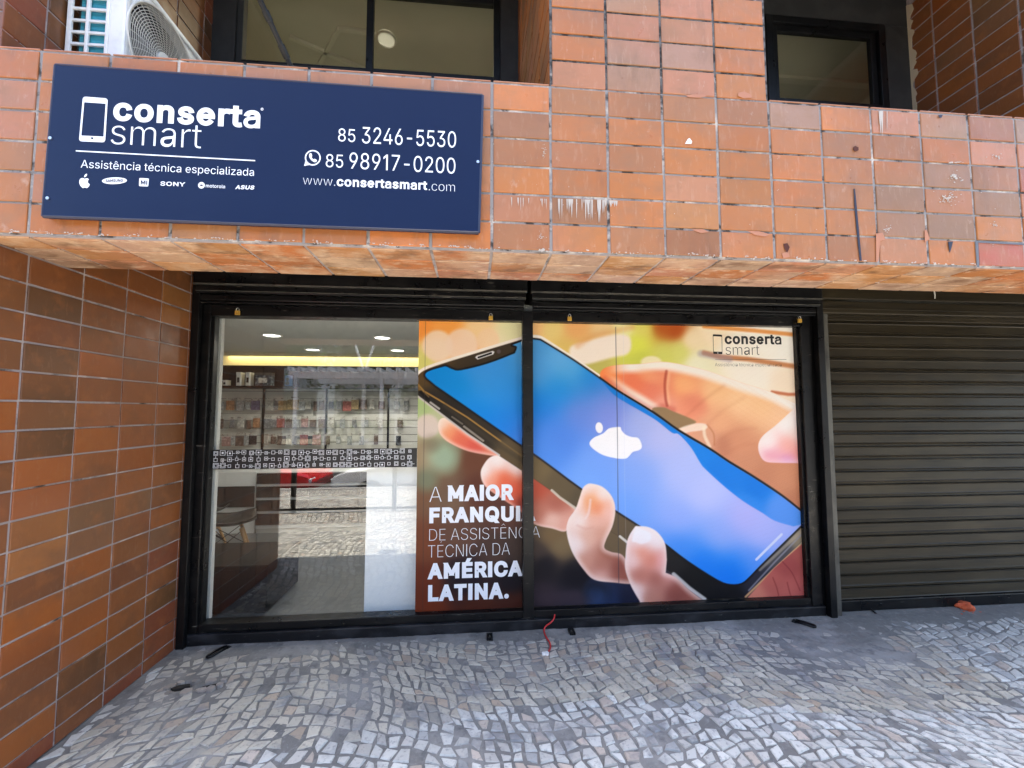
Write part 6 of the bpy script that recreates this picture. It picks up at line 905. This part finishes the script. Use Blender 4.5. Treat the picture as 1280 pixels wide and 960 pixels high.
# dark bench near the glass and white counter end
BN = thing('bench_block', 'dark grey block bench on the floor just behind the clear pane', 'bench', (-.3, 2.2, 0))
a0, a1, a2 = at(258,771,Z=.004), at(331,771,Z=.004), at(350,752,Z=.004)
xr_, yf_, hb_ = a2[0], a1[1], .36
mb = MB(); mb.box((-1.05,1.62,.02),(.172,2.18,hb_-.03),.006); mb.build('body', M['dark_grey'], BN)
mb = MB(); mb.box((-1.06,1.61,hb_-.03),(.178,2.19,hb_),.006); mb.build('top', M['dark_grey'], BN)
mb = MB(); mb.box((-1.0,1.66,.004),(.14,2.14,.02)); mb.build('base', M['black'], BN)
CT = thing('counter_end', 'tall white panel standing behind the glass beside the slogan poster', 'panel', (1.3, 1.45, 0))
mb = MB(); mb.box((at(456,700,Y=1.40)[0],1.40,.01),(1.9,1.46,1.095),.004); mb.build('board', M['white_panel'], CT)
mb = MB(); mb.box((at(456,700,Y=1.40)[0]+.01,1.46,1.06),(1.9,1.95,1.09),.004); mb.build('worktop', M['white_panel'], CT)
# shell chairs
def chair():
    t = thing('shell_chair', 'black shell chair with beech legs nearest the drawer cabinet', 'chair', (0,0,0), 'black shell chairs in the shop')
    nu, nv = 14, 18; V_, F_ = [], []
    for j in range(nv+1):
        tt = j/nv; 
        if tt < .5: yy, zz = -.23+.40*tt*2, .445-.035*math.sin(math.pi*tt*2)*1.0
        else: k = (tt-.5)*2; yy, zz = .17+.11*k+.05*math.sin(k*1.57), .445+.02*k+.37*k**1.1
        wv = .235*(1-.12*abs(tt-.35))*(1-.55*max(0,(tt-.86)/.14)**2)*(1-.25*max(0,(.1-tt)/.1)**2)
        for i in range(nu+1):
            u = -1+2*i/nu; V_.append((u*wv, yy-(.05*u*u if tt > .45 else 0), zz+.065*u*u*(1 if tt < .5 else max(.1,1-(tt-.5)*2))))
    for j in range(nv):
        for i in range(nu): F_.append((j*(nu+1)+i, j*(nu+1)+i+1, (j+1)*(nu+1)+i+1, (j+1)*(nu+1)+i))
    mb = MB(); mb.add(V_, F_); o = mb.build('shell', M['plastic_black'], t, smooth=True, local=True); md = o.modifiers.new('s','SOLIDIFY'); md.thickness = .010
    for sx, sy in ((-1,-1),(1,-1),(-1,1),(1,1)):
        mb = MB(); mb.tube([(sx*.12,sy*.10,.40),(sx*.225,sy*.22,.004)], [.016,.010], 10); mb.build('leg', M['beech'], t, local=True)
    mb = MB()
    for sx in (-1,1): mb.tube([(sx*.13,-.11,.38),(sx*.19,.17,.16)], .004, 6); mb.tube([(sx*.13,.11,.38),(sx*.19,-.17,.16)], .004, 6)
    for sy in (-1,1): mb.tube([(-.13,sy*.11,.38),(.18,sy*.17,.16)], .004, 6); mb.tube([(.13,sy*.11,.38),(-.18,sy*.17,.16)], .004, 6)
    mb.build('wire_brace', M['black'], t, local=True)
    return t
c1 = chair(); c1.location = (-.62, 2.55, .004); c1.rotation_euler = (0,0,R_(118))
c2 = copy_tree(c1); c2.location = (-1.15, 2.95, .004); c2.rotation_euler = (0,0,R_(150)); c2['label'] = 'black shell chair behind another chair, closer to the left wall'

# ------------------------------------------------------------------ pavement of limestone setts, road, kerb
def fbm(x, y, s, seed=0):
    r = np.random.default_rng(seed); o = 0; a = 1
    for k in range(4):
        f = s*2**k; t = r.uniform(0, 6.28, 8); d = r.uniform(0, 6.28, 4)
        o = o+a*sum(np.sin(f*(x*math.cos(d[i])+y*math.sin(d[i]))+t[i]) for i in range(4))/4; a *= .55
    return o
def cement(x, y):       # 0 = clean setts, 1 = smothered in cement and dirt
    c = np.clip(.5+.55*fbm(x, y, 2.0, 5), 0, 1)
    near = np.clip((y-1.05)/.13, 0, 1)
    p1 = np.exp(-(((x-3.95)/.62)**2+((y-.86)/.24)**2)); p2 = np.exp(-(((x-2.3)/.35)**2+((y-1.05)/.2)**2)); p3 = np.exp(-(((x-.05)/.26)**2+((y-.78)/.5)**2)); p4 = np.exp(-(((x-.55)/.4)**2+((y-1.05)/.22)**2)); p5 = np.exp(-(((x-5.3)/1.2)**2+((y-1.12)/.16)**2))
    p6 = np.exp(-(((x-1.05)/.16)**2+((y-.75)/.28)**2))
    return np.clip(.42*(c-.35)*(y > .2)+.85*near+.12*np.clip((y-.30)/.45,0,1)+.42*np.clip(fbm(x,y,4.2,11)-.30,0,1)+.85*p1+.45*p2+.62*p3+.55*p4+.6*p5+.55*p6-.02, 0, 1.2)
nx, ny = 640, 300
gx = np.concatenate([np.linspace(-40,-6,8)[:-1], np.linspace(-6,-.4,50)[:-1], np.linspace(-.4,7,nx), np.linspace(7,40,24)[1:]]); gy = np.concatenate([np.linspace(-4.1,-.5,40)[:-1], np.linspace(-.5,1.36,ny)])
X, Y = np.meshgrid(gx, gy); Z = -.0052+.0022*fbm(X, Y, 17, 2)+.0080*cement(X, Y)+.0016*fbm(X, Y, 70, 8)
hole = np.exp(-((((X-.10)/.055)**2+((Y-.825)/.03)**2)**2))+np.exp(-((((X-.262)/.05)**2+((Y-.80)/.022)**2)**2)); Z -= .05*hole
me = bpy.data.meshes.new('pavement'); n_ = len(gx)
idx = np.arange(X.size).reshape(X.shape); F = np.stack([idx[:-1,:-1],idx[:-1,1:],idx[1:,1:],idx[1:,:-1]],-1).reshape(-1,4)
me.from_pydata(np.stack([X.ravel(),Y.ravel(),Z.ravel()],1).tolist(), [], F.tolist()); me.materials.append(M['mortar']); me.polygons.foreach_set('use_smooth', [True]*len(me.polygons))
pave = bpy.data.objects.new('pavement', me); COL.objects.link(pave); struct(pave)
# setts: a warped jittered lattice of irregular quads
mb = MB(); rg = np.random.default_rng(21); pit = .063
nu, nv = int(11.2/pit), int(5.6/pit)
u = np.arange(nu+1)*pit-3.4; v = np.arange(nv+1)*pit-4.15
U, V = np.meshgrid(u, v); U = U+rg.uniform(-.017,.017,U.shape); V = V+rg.uniform(-.016,.016,V.shape)
ang = .5*np.sin(U*1.9+.6)+.25*np.sin(V*2.6)
Xw = U+.10*np.sin(V*3.1+U*.7)+.06*np.sin(V*1.3+1); Yw = V+.14*np.sin(U*2.3+.4)+.10*np.sin(U*.9+V*1.2)
for j in range(nv):
    for i in range(nu):
        q = np.array([(Xw[j,i],Yw[j,i]),(Xw[j,i+1],Yw[j,i+1]),(Xw[j+1,i+1],Yw[j+1,i+1]),(Xw[j+1,i],Yw[j+1,i])]); c = q.mean(0)
        if c[1] > 1.20 or c[1] < -4.0 or c[0] > 7.6 or (c[0] < WX+.045 and c[1] > .0): continue
        if c[0] < -3 and c[1] > -.2: continue
        cc = float(cement(c[0], c[1]))
        if cc > .85 and rg.random() < .75: continue
        if abs(c[0]-.18) < .14 and abs(c[1]-.81) < .05: continue
        k = rg.uniform(.66,.84) if c[1]+.1*math.sin(c[0]*2.1) < .42 else rg.uniform(.76,.93); ra = rg.uniform(-.16,.16); Rm = np.array([(math.cos(ra),-math.sin(ra)),(math.sin(ra),math.cos(ra))]); q = c+((q-c)*k)@Rm
        if rg.random() < .04: continue
        top = c+(q-c)*.89
        q += rg.uniform(-.0065,.0065,(4,2)); top = c+(q-c)*.90+rg.uniform(-.002,.002,(4,2)); h = rg.uniform(-.0008,.0036); tx, ty = rg.uniform(-.05,.05,2)
        t = rg.random(); base = np.array((.60,.60,.585)) if t < .62 else (np.array((.50,.485,.465)) if t < .82 else (np.array((.50,.43,.38)) if t < .92 else np.array((.36,.37,.38))))
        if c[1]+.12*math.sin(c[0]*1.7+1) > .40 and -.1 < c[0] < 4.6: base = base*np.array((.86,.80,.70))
        base = base*np.array((1.03,1.0,.92)); mb.cur = tuple((base*rg.uniform(.80,1.10))*(1-.55*min(1,cc))+np.array((.33,.315,.30))*.55*min(1,cc))
        P = [(p[0],p[1],h-.006+tx*(p[0]-c[0])+ty*(p[1]-c[1])) for p in q]
        T = [(p[0],p[1],h+tx*(p[0]-c[0])+ty*(p[1]-c[1])+rg.uniform(-.0008,.0008)) for p in top]; Bt = [(p[0],p[1],-.03) for p in q]
        ctr = (c[0]+rg.uniform(-.006,.006), c[1]+rg.uniform(-.006,.006), h+rg.uniform(-.0004,.002))
        mb.add(Bt+P+T+[ctr], [(0,1,5,4),(1,2,6,5),(2,3,7,6),(3,0,4,7),(4,5,9,8),(5,6,10,9),(6,7,11,10),(7,4,8,11),(8,9,12),(9,10,12),(10,11,12),(11,8,12)])
mb.cur = ONE
st = mb.build('pavement_setts', M['stone'], None, color=True, smooth=False); st['kind'] = 'stuff'
mb = MB(); mb.box((-40,-4.25,-.55),(40,-4.101,.006),.01); struct(mb.build('kerb', M['kerb']))
mb = MB(); mb.box((-120,-16,-.6),(120,-4.25,-.50)); struct(mb.build('road', M['asphalt']))
mb = MB(); mb.box((-200,-200,-.9),(200,-16,-.02)); mb.box((-200,-16,-.9),(200,200,-.61)); struct(mb.build('ground', mat('far_ground', (.22,.20,.17), .95, noise=(.6,(.14,.14,.09),.4,.7,ONE))))

# broken hole edges, latches in the floor, cable, shard, rod
t = thing('broken_setts', 'loose broken stones round a dark hole in the pavement near the brick wall', 'broken paving', (.18,.81,0))
rh = random.Random(4)
for k in range(11):
    a = k*.57; cx_, cy_ = .175+.15*math.cos(a)+rh.uniform(-.02,.02), .812+.05*math.sin(a)+rh.uniform(-.01,.01); r = rh.uniform(.016,.034)
    poly = [(cx_+r*rh.uniform(.7,1.2)*math.cos(b), cy_+r*.7*rh.uniform(.7,1.2)*math.sin(b)) for b in np.linspace(0,6.28,7)[:-1]]; mb = MB(); mb.cur = tuple(np.array((.36,.31,.26))*rh.uniform(.6,1.1)); mb.prism(poly, -.02, rh.uniform(.004,.016), 'XY'); mb.build('stone', M['stone'], t, color=True)
mb = MB(); mb.prism([(.06,.81),(.09,.835),(.14,.842),(.15,.825),(.12,.808),(.085,.80)], -.012, .0018, 'XY'); mb.prism([(.20,.79),(.23,.815),(.29,.832),(.318,.822),(.28,.80),(.235,.782)], -.012, .0018, 'XY'); mb.build('cavity', mat('hole_dark', (.022,.018,.014), .95), t)  # flat near-black sheets lie over the dip in place of its depth
def latch():
    t = thing('floor_latch', 'black bent iron loop lying by the left corner of the shop window', 'floor latch', (0,0,0), 'floor latches before the shop window')
    mb = MB(); mb.tube([(-.016,.055,.010),(-.017,.0,.014),(-.014,-.05,.012),(-.004,-.062,.011),(.006,-.060,.011),(.015,-.05,.012),(.016,.0,.014),(.015,.055,.010)], .0075, 8); mb.build('loop', M['black'], t, smooth=True, local=True)
    mb = MB(); mb.box((-.024,.045,0),(.024,.075,.010),.003); mb.build('plate', M['black_worn'], t, local=True); return t
def block():
    t = thing('floor_latch', 'black iron socket block set in the floor below the slogan poster', 'floor latch', (0,0,0), 'floor latches before the shop window')
    mb = MB(); mb.box((-.020,-.034,-.004),(-.010,.034,.020),.003); mb.box((.010,-.034,-.004),(.020,.034,.020),.003); mb.box((-.010,.012,-.004),(.010,.034,.020),.002); mb.box((-.010,-.034,-.004),(.010,-.020,.016),.002); mb.build('socket', M['black'], t, local=True)
    mb = MB(); mb.tube([(0,-.018,.006),(0,.010,.012)], .006, 8); mb.build('pin', M['rail_grey'], t, local=True); return t
la = latch(); la.location = (.112,1.135,0); la.rotation_euler = (0,0,R_(-24))
lb = copy_tree(la); lb.location = (3.985,1.125,0); lb.rotation_euler = (0,0,R_(38)); lb['label'] = 'black bent iron loop lying by the right corner of the shop window'
ba_ = block(); p = at(612,798,Z=0); ba_.location = (p[0],p[1],0)
bb_ = copy_tree(ba_); p = at(714.5,791.5,Z=0); bb_.location = (p[0],p[1],0); bb_['label'] = 'black iron socket block set in the floor right of the red cable'
t = thing('iron_rod', 'short black rod end sticking out under the roller shutter', 'rod', (4.6,1.22,0))
a_, b_ = at(1079,754,Z=.035), at(1094,766,Z=.006); mb = MB(); mb.tube([a_+np.array([0,.02,.01]),a_,(a_+b_)/2+np.array([0,0,.002]),b_], .006, 8); mb.build('rod', M['black'], t); 
mb = MB(); mb.disc((b_[0],b_[1],.001), .009, 'Z', 12, .006); mb.build('tip', M['black_worn'], t)
t = thing('red_cable', 'thin red cable curling from the plinth onto the pavement', 'cable', (2.15,1.1,0))
P = [at(693.5,768,Y=1.222), at(692,774,Y=1.218), at(688,778.5,Y=1.205), at(682,783,Z=.03), at(680,789,Z=.008), at(682.5,796,Z=.008), at(687,803,Z=.008), at(688,809,Z=.008), at(686,814,Z=.010)]
mb = MB(); mb.tube(spline(P,5,False), .0050, 8); mb.build('cable', M['red_wire'], t, smooth=True)
mb = MB(); p = at(683.5,817.5,Z=.004); mb.disc((p[0],p[1],.001), .014, 'Z', 10, .012); mb.box((p[0]-.03,p[1]-.012,.002),(p[0]-.012,p[1]+.008,.016),.003); mb.build('frayed_end', M['pale_mark'], t)
t = thing('clay_shard', 'broken orange clay lump lying before the roller shutter', 'rubble', (5.41,1.24,0))
bm = bmesh.new(); bmesh.ops.create_icosphere(bm, subdivisions=3, radius=1); rr = random.Random(2)
for v_ in bm.verts:
    q = v_.co; f = 1+.22*math.sin(q.x*4+1)+.16*math.sin(q.y*5+q.z*3)+rr.uniform(-.05,.05); v_.co = Vector((q.x*.062*f, q.y*.045*f, max(-.5,q.z)*.042*f))
    if v_.co.z > .026: v_.co.z = .026+(v_.co.z-.026)*.3
p = at(1203,757,Z=.02)
for v_ in bm.verts: v_.co += Vector((p[0],p[1]-.01,.022))
mb = MB(); mb.bm(bm); mb.build('lump', M['shard'], t)
mb = MB(); 
for k in range(6): mb.box((p[0]+rr.uniform(-.11,.11),p[1]-.03+rr.uniform(-.06,.0),.0),(p[0]+rr.uniform(.0,.02),p[1]-.03,.004)) if False else mb.prism([(p[0]+dx_+.008*math.cos(b),p[1]+dy_+.006*math.sin(b)) for b in np.linspace(0,6.28,6)[:-1]] if (dx_:=rr.uniform(-.12,.12)) is not None and (dy_:=rr.uniform(-.09,-.03)) is not None else [], 0, .007, 'XY')
mb.build('crumbs', M['shard'], t)
t = thing('wall_hook', 'small black metal catch sticking out low on the left brick wall', 'hook', (-.18,1.2,.33))
mb = MB(); p = at(227,771,X=-.17); mb.tube([(-.178,p[1]-.005,p[2]+.012),(-.155,p[1]-.02,p[2]+.012),(-.150,p[1]-.03,p[2]),(-.158,p[1]-.03,p[2]-.018)], .006, 8); mb.build('hook', M['black'], t)
mb = MB(); mb.disc((-.179,p[1]-.005,p[2]+.012), .016, 'X', 14, .006); mb.build('washer', M['black_worn'], t)

# ------------------------------------------------------------------ the street behind the camera, seen mirrored in the pane
RL = thing('street_railing', 'low black steel railing along the edge of the pavement', 'railing', (0,-2.2,0))
for x in np.arange(-8.2, 9, 1.45):
    mb = MB(); mb.box((x-.03,-2.23,-.02),(x+.03,-2.17,1.0),.006); mb.build('post', M['black'], RL)
mb = MB(); mb.box((-8.2,-2.225,.93),(8.2,-2.175,.985),.006); mb.build('top_rail', M['black'], RL)
mb = MB(); mb.box((-8.2,-2.215,.03),(8.2,-2.185,.065),.004); mb.build('bottom_rail', M['black'], RL)
M['car_white'] = mat('white_car_paint', (.75,.76,.76), .25, coat=.6); M['car_red'] = mat('red_car_paint', (.55,.012,.012), .25, coat=.6); M['car_silver'] = mat('silver_car_paint', (.45,.46,.47), .3, metal=.5, coat=.5)
M['car_glass'] = mat('car_glass', (.012,.014,.016), .06); M['tyre'] = mat('tyre_rubber', (.018,.018,.018), .85); M['headlamp'] = mat('headlamp_glass', (.7,.7,.72), .1)
def car(label, loc, rz, paint_m):
    t = thing('parked_car', label, 'car', loc, 'cars parked along the street')
    st_ = [(-2.12,.42,.62,.62,.62,.62),(-2.05,.28,.78,.78,.82,.70),(-1.6,.22,.92,.86,.98,.74),(-1.35,.22,.93,.87,1.05,.70),(-.75,.20,.92,.88,1.42,.60),(-.1,.20,.90,.88,1.47,.60),(.45,.20,.89,.88,1.38,.60),(1.05,.20,.88,.87,.95,.68),(1.3,.22,.84,.86,.88,.72),(1.85,.24,.74,.82,.78,.68),(2.1,.30,.64,.72,.66,.60),(2.18,.40,.55,.60,.56,.55)]
    V_, F_, Mi = [], [], []
    for (x,zl_,zs_,ws,zr,wr) in st_: V_ += [(x,-ws*.93,zl_),(x,-ws,(zl_+zs_)/2),(x,-ws*.97,zs_),(x,-wr,zr),(x,wr,zr),(x,ws*.97,zs_),(x,ws,(zl_+zs_)/2),(x,ws*.93,zl_)]
    nS = len(st_)
    mb = MB()
    for i in range(nS-1):
        for k in range(7):
            cabin = k in (2,4) and 3 <= i <= 6; screen = k == 3 and i in (3,6)
            mb.mat = 1 if (cabin or screen) else 0; mb.add([V_[i*8+k],V_[(i+1)*8+k],V_[(i+1)*8+k+1],V_[i*8+k+1]], [(0,1,2,3)])
    mb.mat = 0; mb.add(V_[:8], [tuple(range(8))]); mb.add(V_[-8:], [tuple(range(8))])
    mb.build('body', [paint_m, M['car_glass']], t, local=True)
    for sx in (-1.33, 1.32):
        for sy in (-.80, .80):
            wm = MB(); wm.disc((sx,sy-.10 if sy < 0 else sy-.10,.31), .31, 'Y', 28, .2); wh = wm.build('wheel', M['tyre'], t, local=True)
            rm = MB(); rm.disc((sx,sy-.112 if sy < 0 else sy+.10,.31), .20, 'Y', 20, .012); rm.build('rim', M['steel'], wh, local=True)
    for sy in (-.55,.55): mb = MB(); mb.box((2.06,sy-.14,.52),(2.15,sy+.14,.62),.02); mb.build('headlight', M['headlamp'], t, local=True)
    for sy in (-.86,.86): mb = MB(); mb.box((.68,sy-.09,.92),(.84,sy+.09,1.04),.02); mb.build('side_mirror', paint_m, t, local=True)
    t.location = loc; t.rotation_euler = (0,0,rz); return t
car('white car parked below the pavement edge, mirrored in the clear pane', (.95,-5.25,-.50), R_(180), M['car_white'])
car('red car parked behind the white car, mirrored in the clear pane', (-3.75,-5.3,-.50), 0, M['car_red'])
car('silver car on the far side of the road', (-.6,-11.4,-.50), 0, M['car_silver'])
car('white car parked further along the road', (6.6,-5.3,-.50), R_(180), M['car_white'])
PG = thing('slat_pergola', 'white slatted pergola roof on slim posts across the road', 'pergola', (1,-9,0))
for x in np.arange(-3.4, 9, 2.4):
    for y in (-8.2,-10.6): mb = MB(); mb.box((x-.05,y-.05,-.51),(x+.05,y+.05,2.42),.01); mb.build('post', M['white_metal'], PG)
mb = MB(); mb.box((-3.6,-8.26,2.42),(9,-8.14,2.62),.01); mb.box((-3.6,-10.66,2.42),(9,-10.54,2.62),.01)
for x in np.arange(-3.5, 9, .27): mb.box((x-.03,-10.9,2.622),(x+.03,-7.9,2.74))
mb.build('slat_roof', M['white_metal'], PG)
def tree(label, x, y, h, r, seed):
    rt = random.Random(seed); t = thing('street_tree', label, 'tree', (x,y,0), 'street trees across the road')
    mb = MB(); mb.tube([(x,y,-.52),(x+.05,y,h*.25),(x-.06,y+.05,h*.5),(x+.1,y,h*.8)], [.2,.15,.12,.05], 9)
    for k in range(6):
        a = rt.uniform(0,6.28); mb.tube([(x,y,h*.45),(x+r*.4*math.cos(a),y+r*.4*math.sin(a),h*.65),(x+r*.8*math.cos(a),y+r*.8*math.sin(a),h*.8)], [.08,.05,.02], 6)
    mb.build('trunk', M['bark'], t, smooth=True)
    mb = MB(); cl = [(x+rt.gauss(0,r*.45), y+rt.gauss(0,r*.45), h*.75+rt.gauss(0,r*.3), rt.uniform(.35,.6)*r) for k in range(16)]
    for cx_, cy_, cz_, cr in cl:
        g = rt.uniform(.6,1.3)
        for k in range(110):
            d_ = Vector((rt.gauss(0,1),rt.gauss(0,1),rt.gauss(0,.8))).normalized()*cr*rt.random()**.4; c_ = Vector((cx_,cy_,cz_))+d_
            a_ = Vector((rt.gauss(0,1),rt.gauss(0,1),rt.gauss(0,1))).normalized(); b_ = a_.orthogonal().normalized(); s_ = rt.uniform(.08,.16); mb.cur = (.07*g*rt.uniform(.7,1.3), .13*g*rt.uniform(.8,1.2), .03*g)
            mb.add([c_-a_*s_, c_+b_*s_*.5, c_+a_*s_, c_-b_*s_*.5], [(0,1,2,3)])
    mb.cur = ONE; mb.build('crown', M['leaf'], t, color=True)
for i, (x, y, h, r) in enumerate(((-6.5,-13,6.5,2.6),(-2.2,-14.5,5.2,2.0),(2.8,-13.5,5.8,2.2),(7.5,-14,7,2.8))): tree(['tall street tree at the far left across the road','small street tree behind the silver car','round street tree behind the pergola','tall street tree at the far right across the road'][i], x, y, h, r, 30+i)
BL = thing('office_block', 'pale building with white piers and dark windows across the road', 'building', (0,-22,0))
mb = MB(); mb.box((-30,-30,-.2),(34,-20,9)); mb.build('wall', mat('pale_render', (.42,.41,.38), .85, noise=(.8,(.35,.33,.30),.4,.7,ONE)), BL)
for x in np.arange(-28, 33, 3.6): mb = MB(); mb.box((x-.45,-20.02,-.2),(x+.45,-19.5,9.2),.02); mb.build('pier', M['white_wall'], BL)
for x in np.arange(-26.2, 32, 3.6):
    for z in (.9, 3.9, 6.6): mb = MB(); mb.box((x-1.1,-20.03,z),(x+1.1,-19.94,z+1.7),.01); mb.build('window', M['car_glass'], BL)
mb = MB(); mb.box((-30.3,-20.1,9),(34.3,-19.2,9.5),.03); mb.build('cornice', M['white_wall'], BL)
for i, (x, y, s_) in enumerate(((-3.0,-12.2,1.25),(-1.2,-12.6,1.0),(.6,-12.3,1.3),(2.4,-12.7,1.1))):
    t = thing('shrub', ['green shrub at the far left beneath the pergola','small green shrub left of the forked pole','green shrub in the middle behind the pergola','green shrub at the right behind the pergola'][i], 'shrub', (x,y,0), 'shrubs across the road'); rt = random.Random(60+i)
    mb = MB()
    for k in range(900):
        d_ = Vector((rt.gauss(0,1),rt.gauss(0,1),abs(rt.gauss(0,1)))).normalized()*s_*rt.random()**.35; c_ = Vector((x+d_.x*1.1,y+d_.y*.7,.05+d_.z*1.2)); a_ = Vector((rt.gauss(0,1),rt.gauss(0,1),rt.gauss(0,1))).normalized(); b_ = a_.orthogonal().normalized(); q_ = rt.uniform(.06,.12); g_ = rt.uniform(.6,1.4); mb.cur = (.09*g_,.15*g_,.035*g_)
        mb.add([c_-a_*q_, c_+b_*q_*.5, c_+a_*q_, c_-b_*q_*.5], [(0,1,2,3)])
    mb.cur = ONE; mb.build('foliage', M['leaf'], t, color=True)
    mb = MB(); mb.tube([(x,y,-.52),(x,y,.5)], .05, 6); mb.build('stem', M['bark'], t)
PL = thing('signal_pole', 'white forked pole standing across the road', 'pole', (-2.2,-10.5,0))
mb = MB(); mb.tube([(-2.2,-10.9,-.52),(-2.2,-10.9,2.9)], .06, 10); mb.build('shaft', M['white_metal'], PL)
mb = MB(); mb.tube([(-2.2,-10.9,2.85),(-2.65,-10.9,4.2)], .045, 8); mb.tube([(-2.2,-10.9,2.85),(-1.75,-10.9,4.2)], .045, 8); mb.build('fork', M['white_metal'], PL)
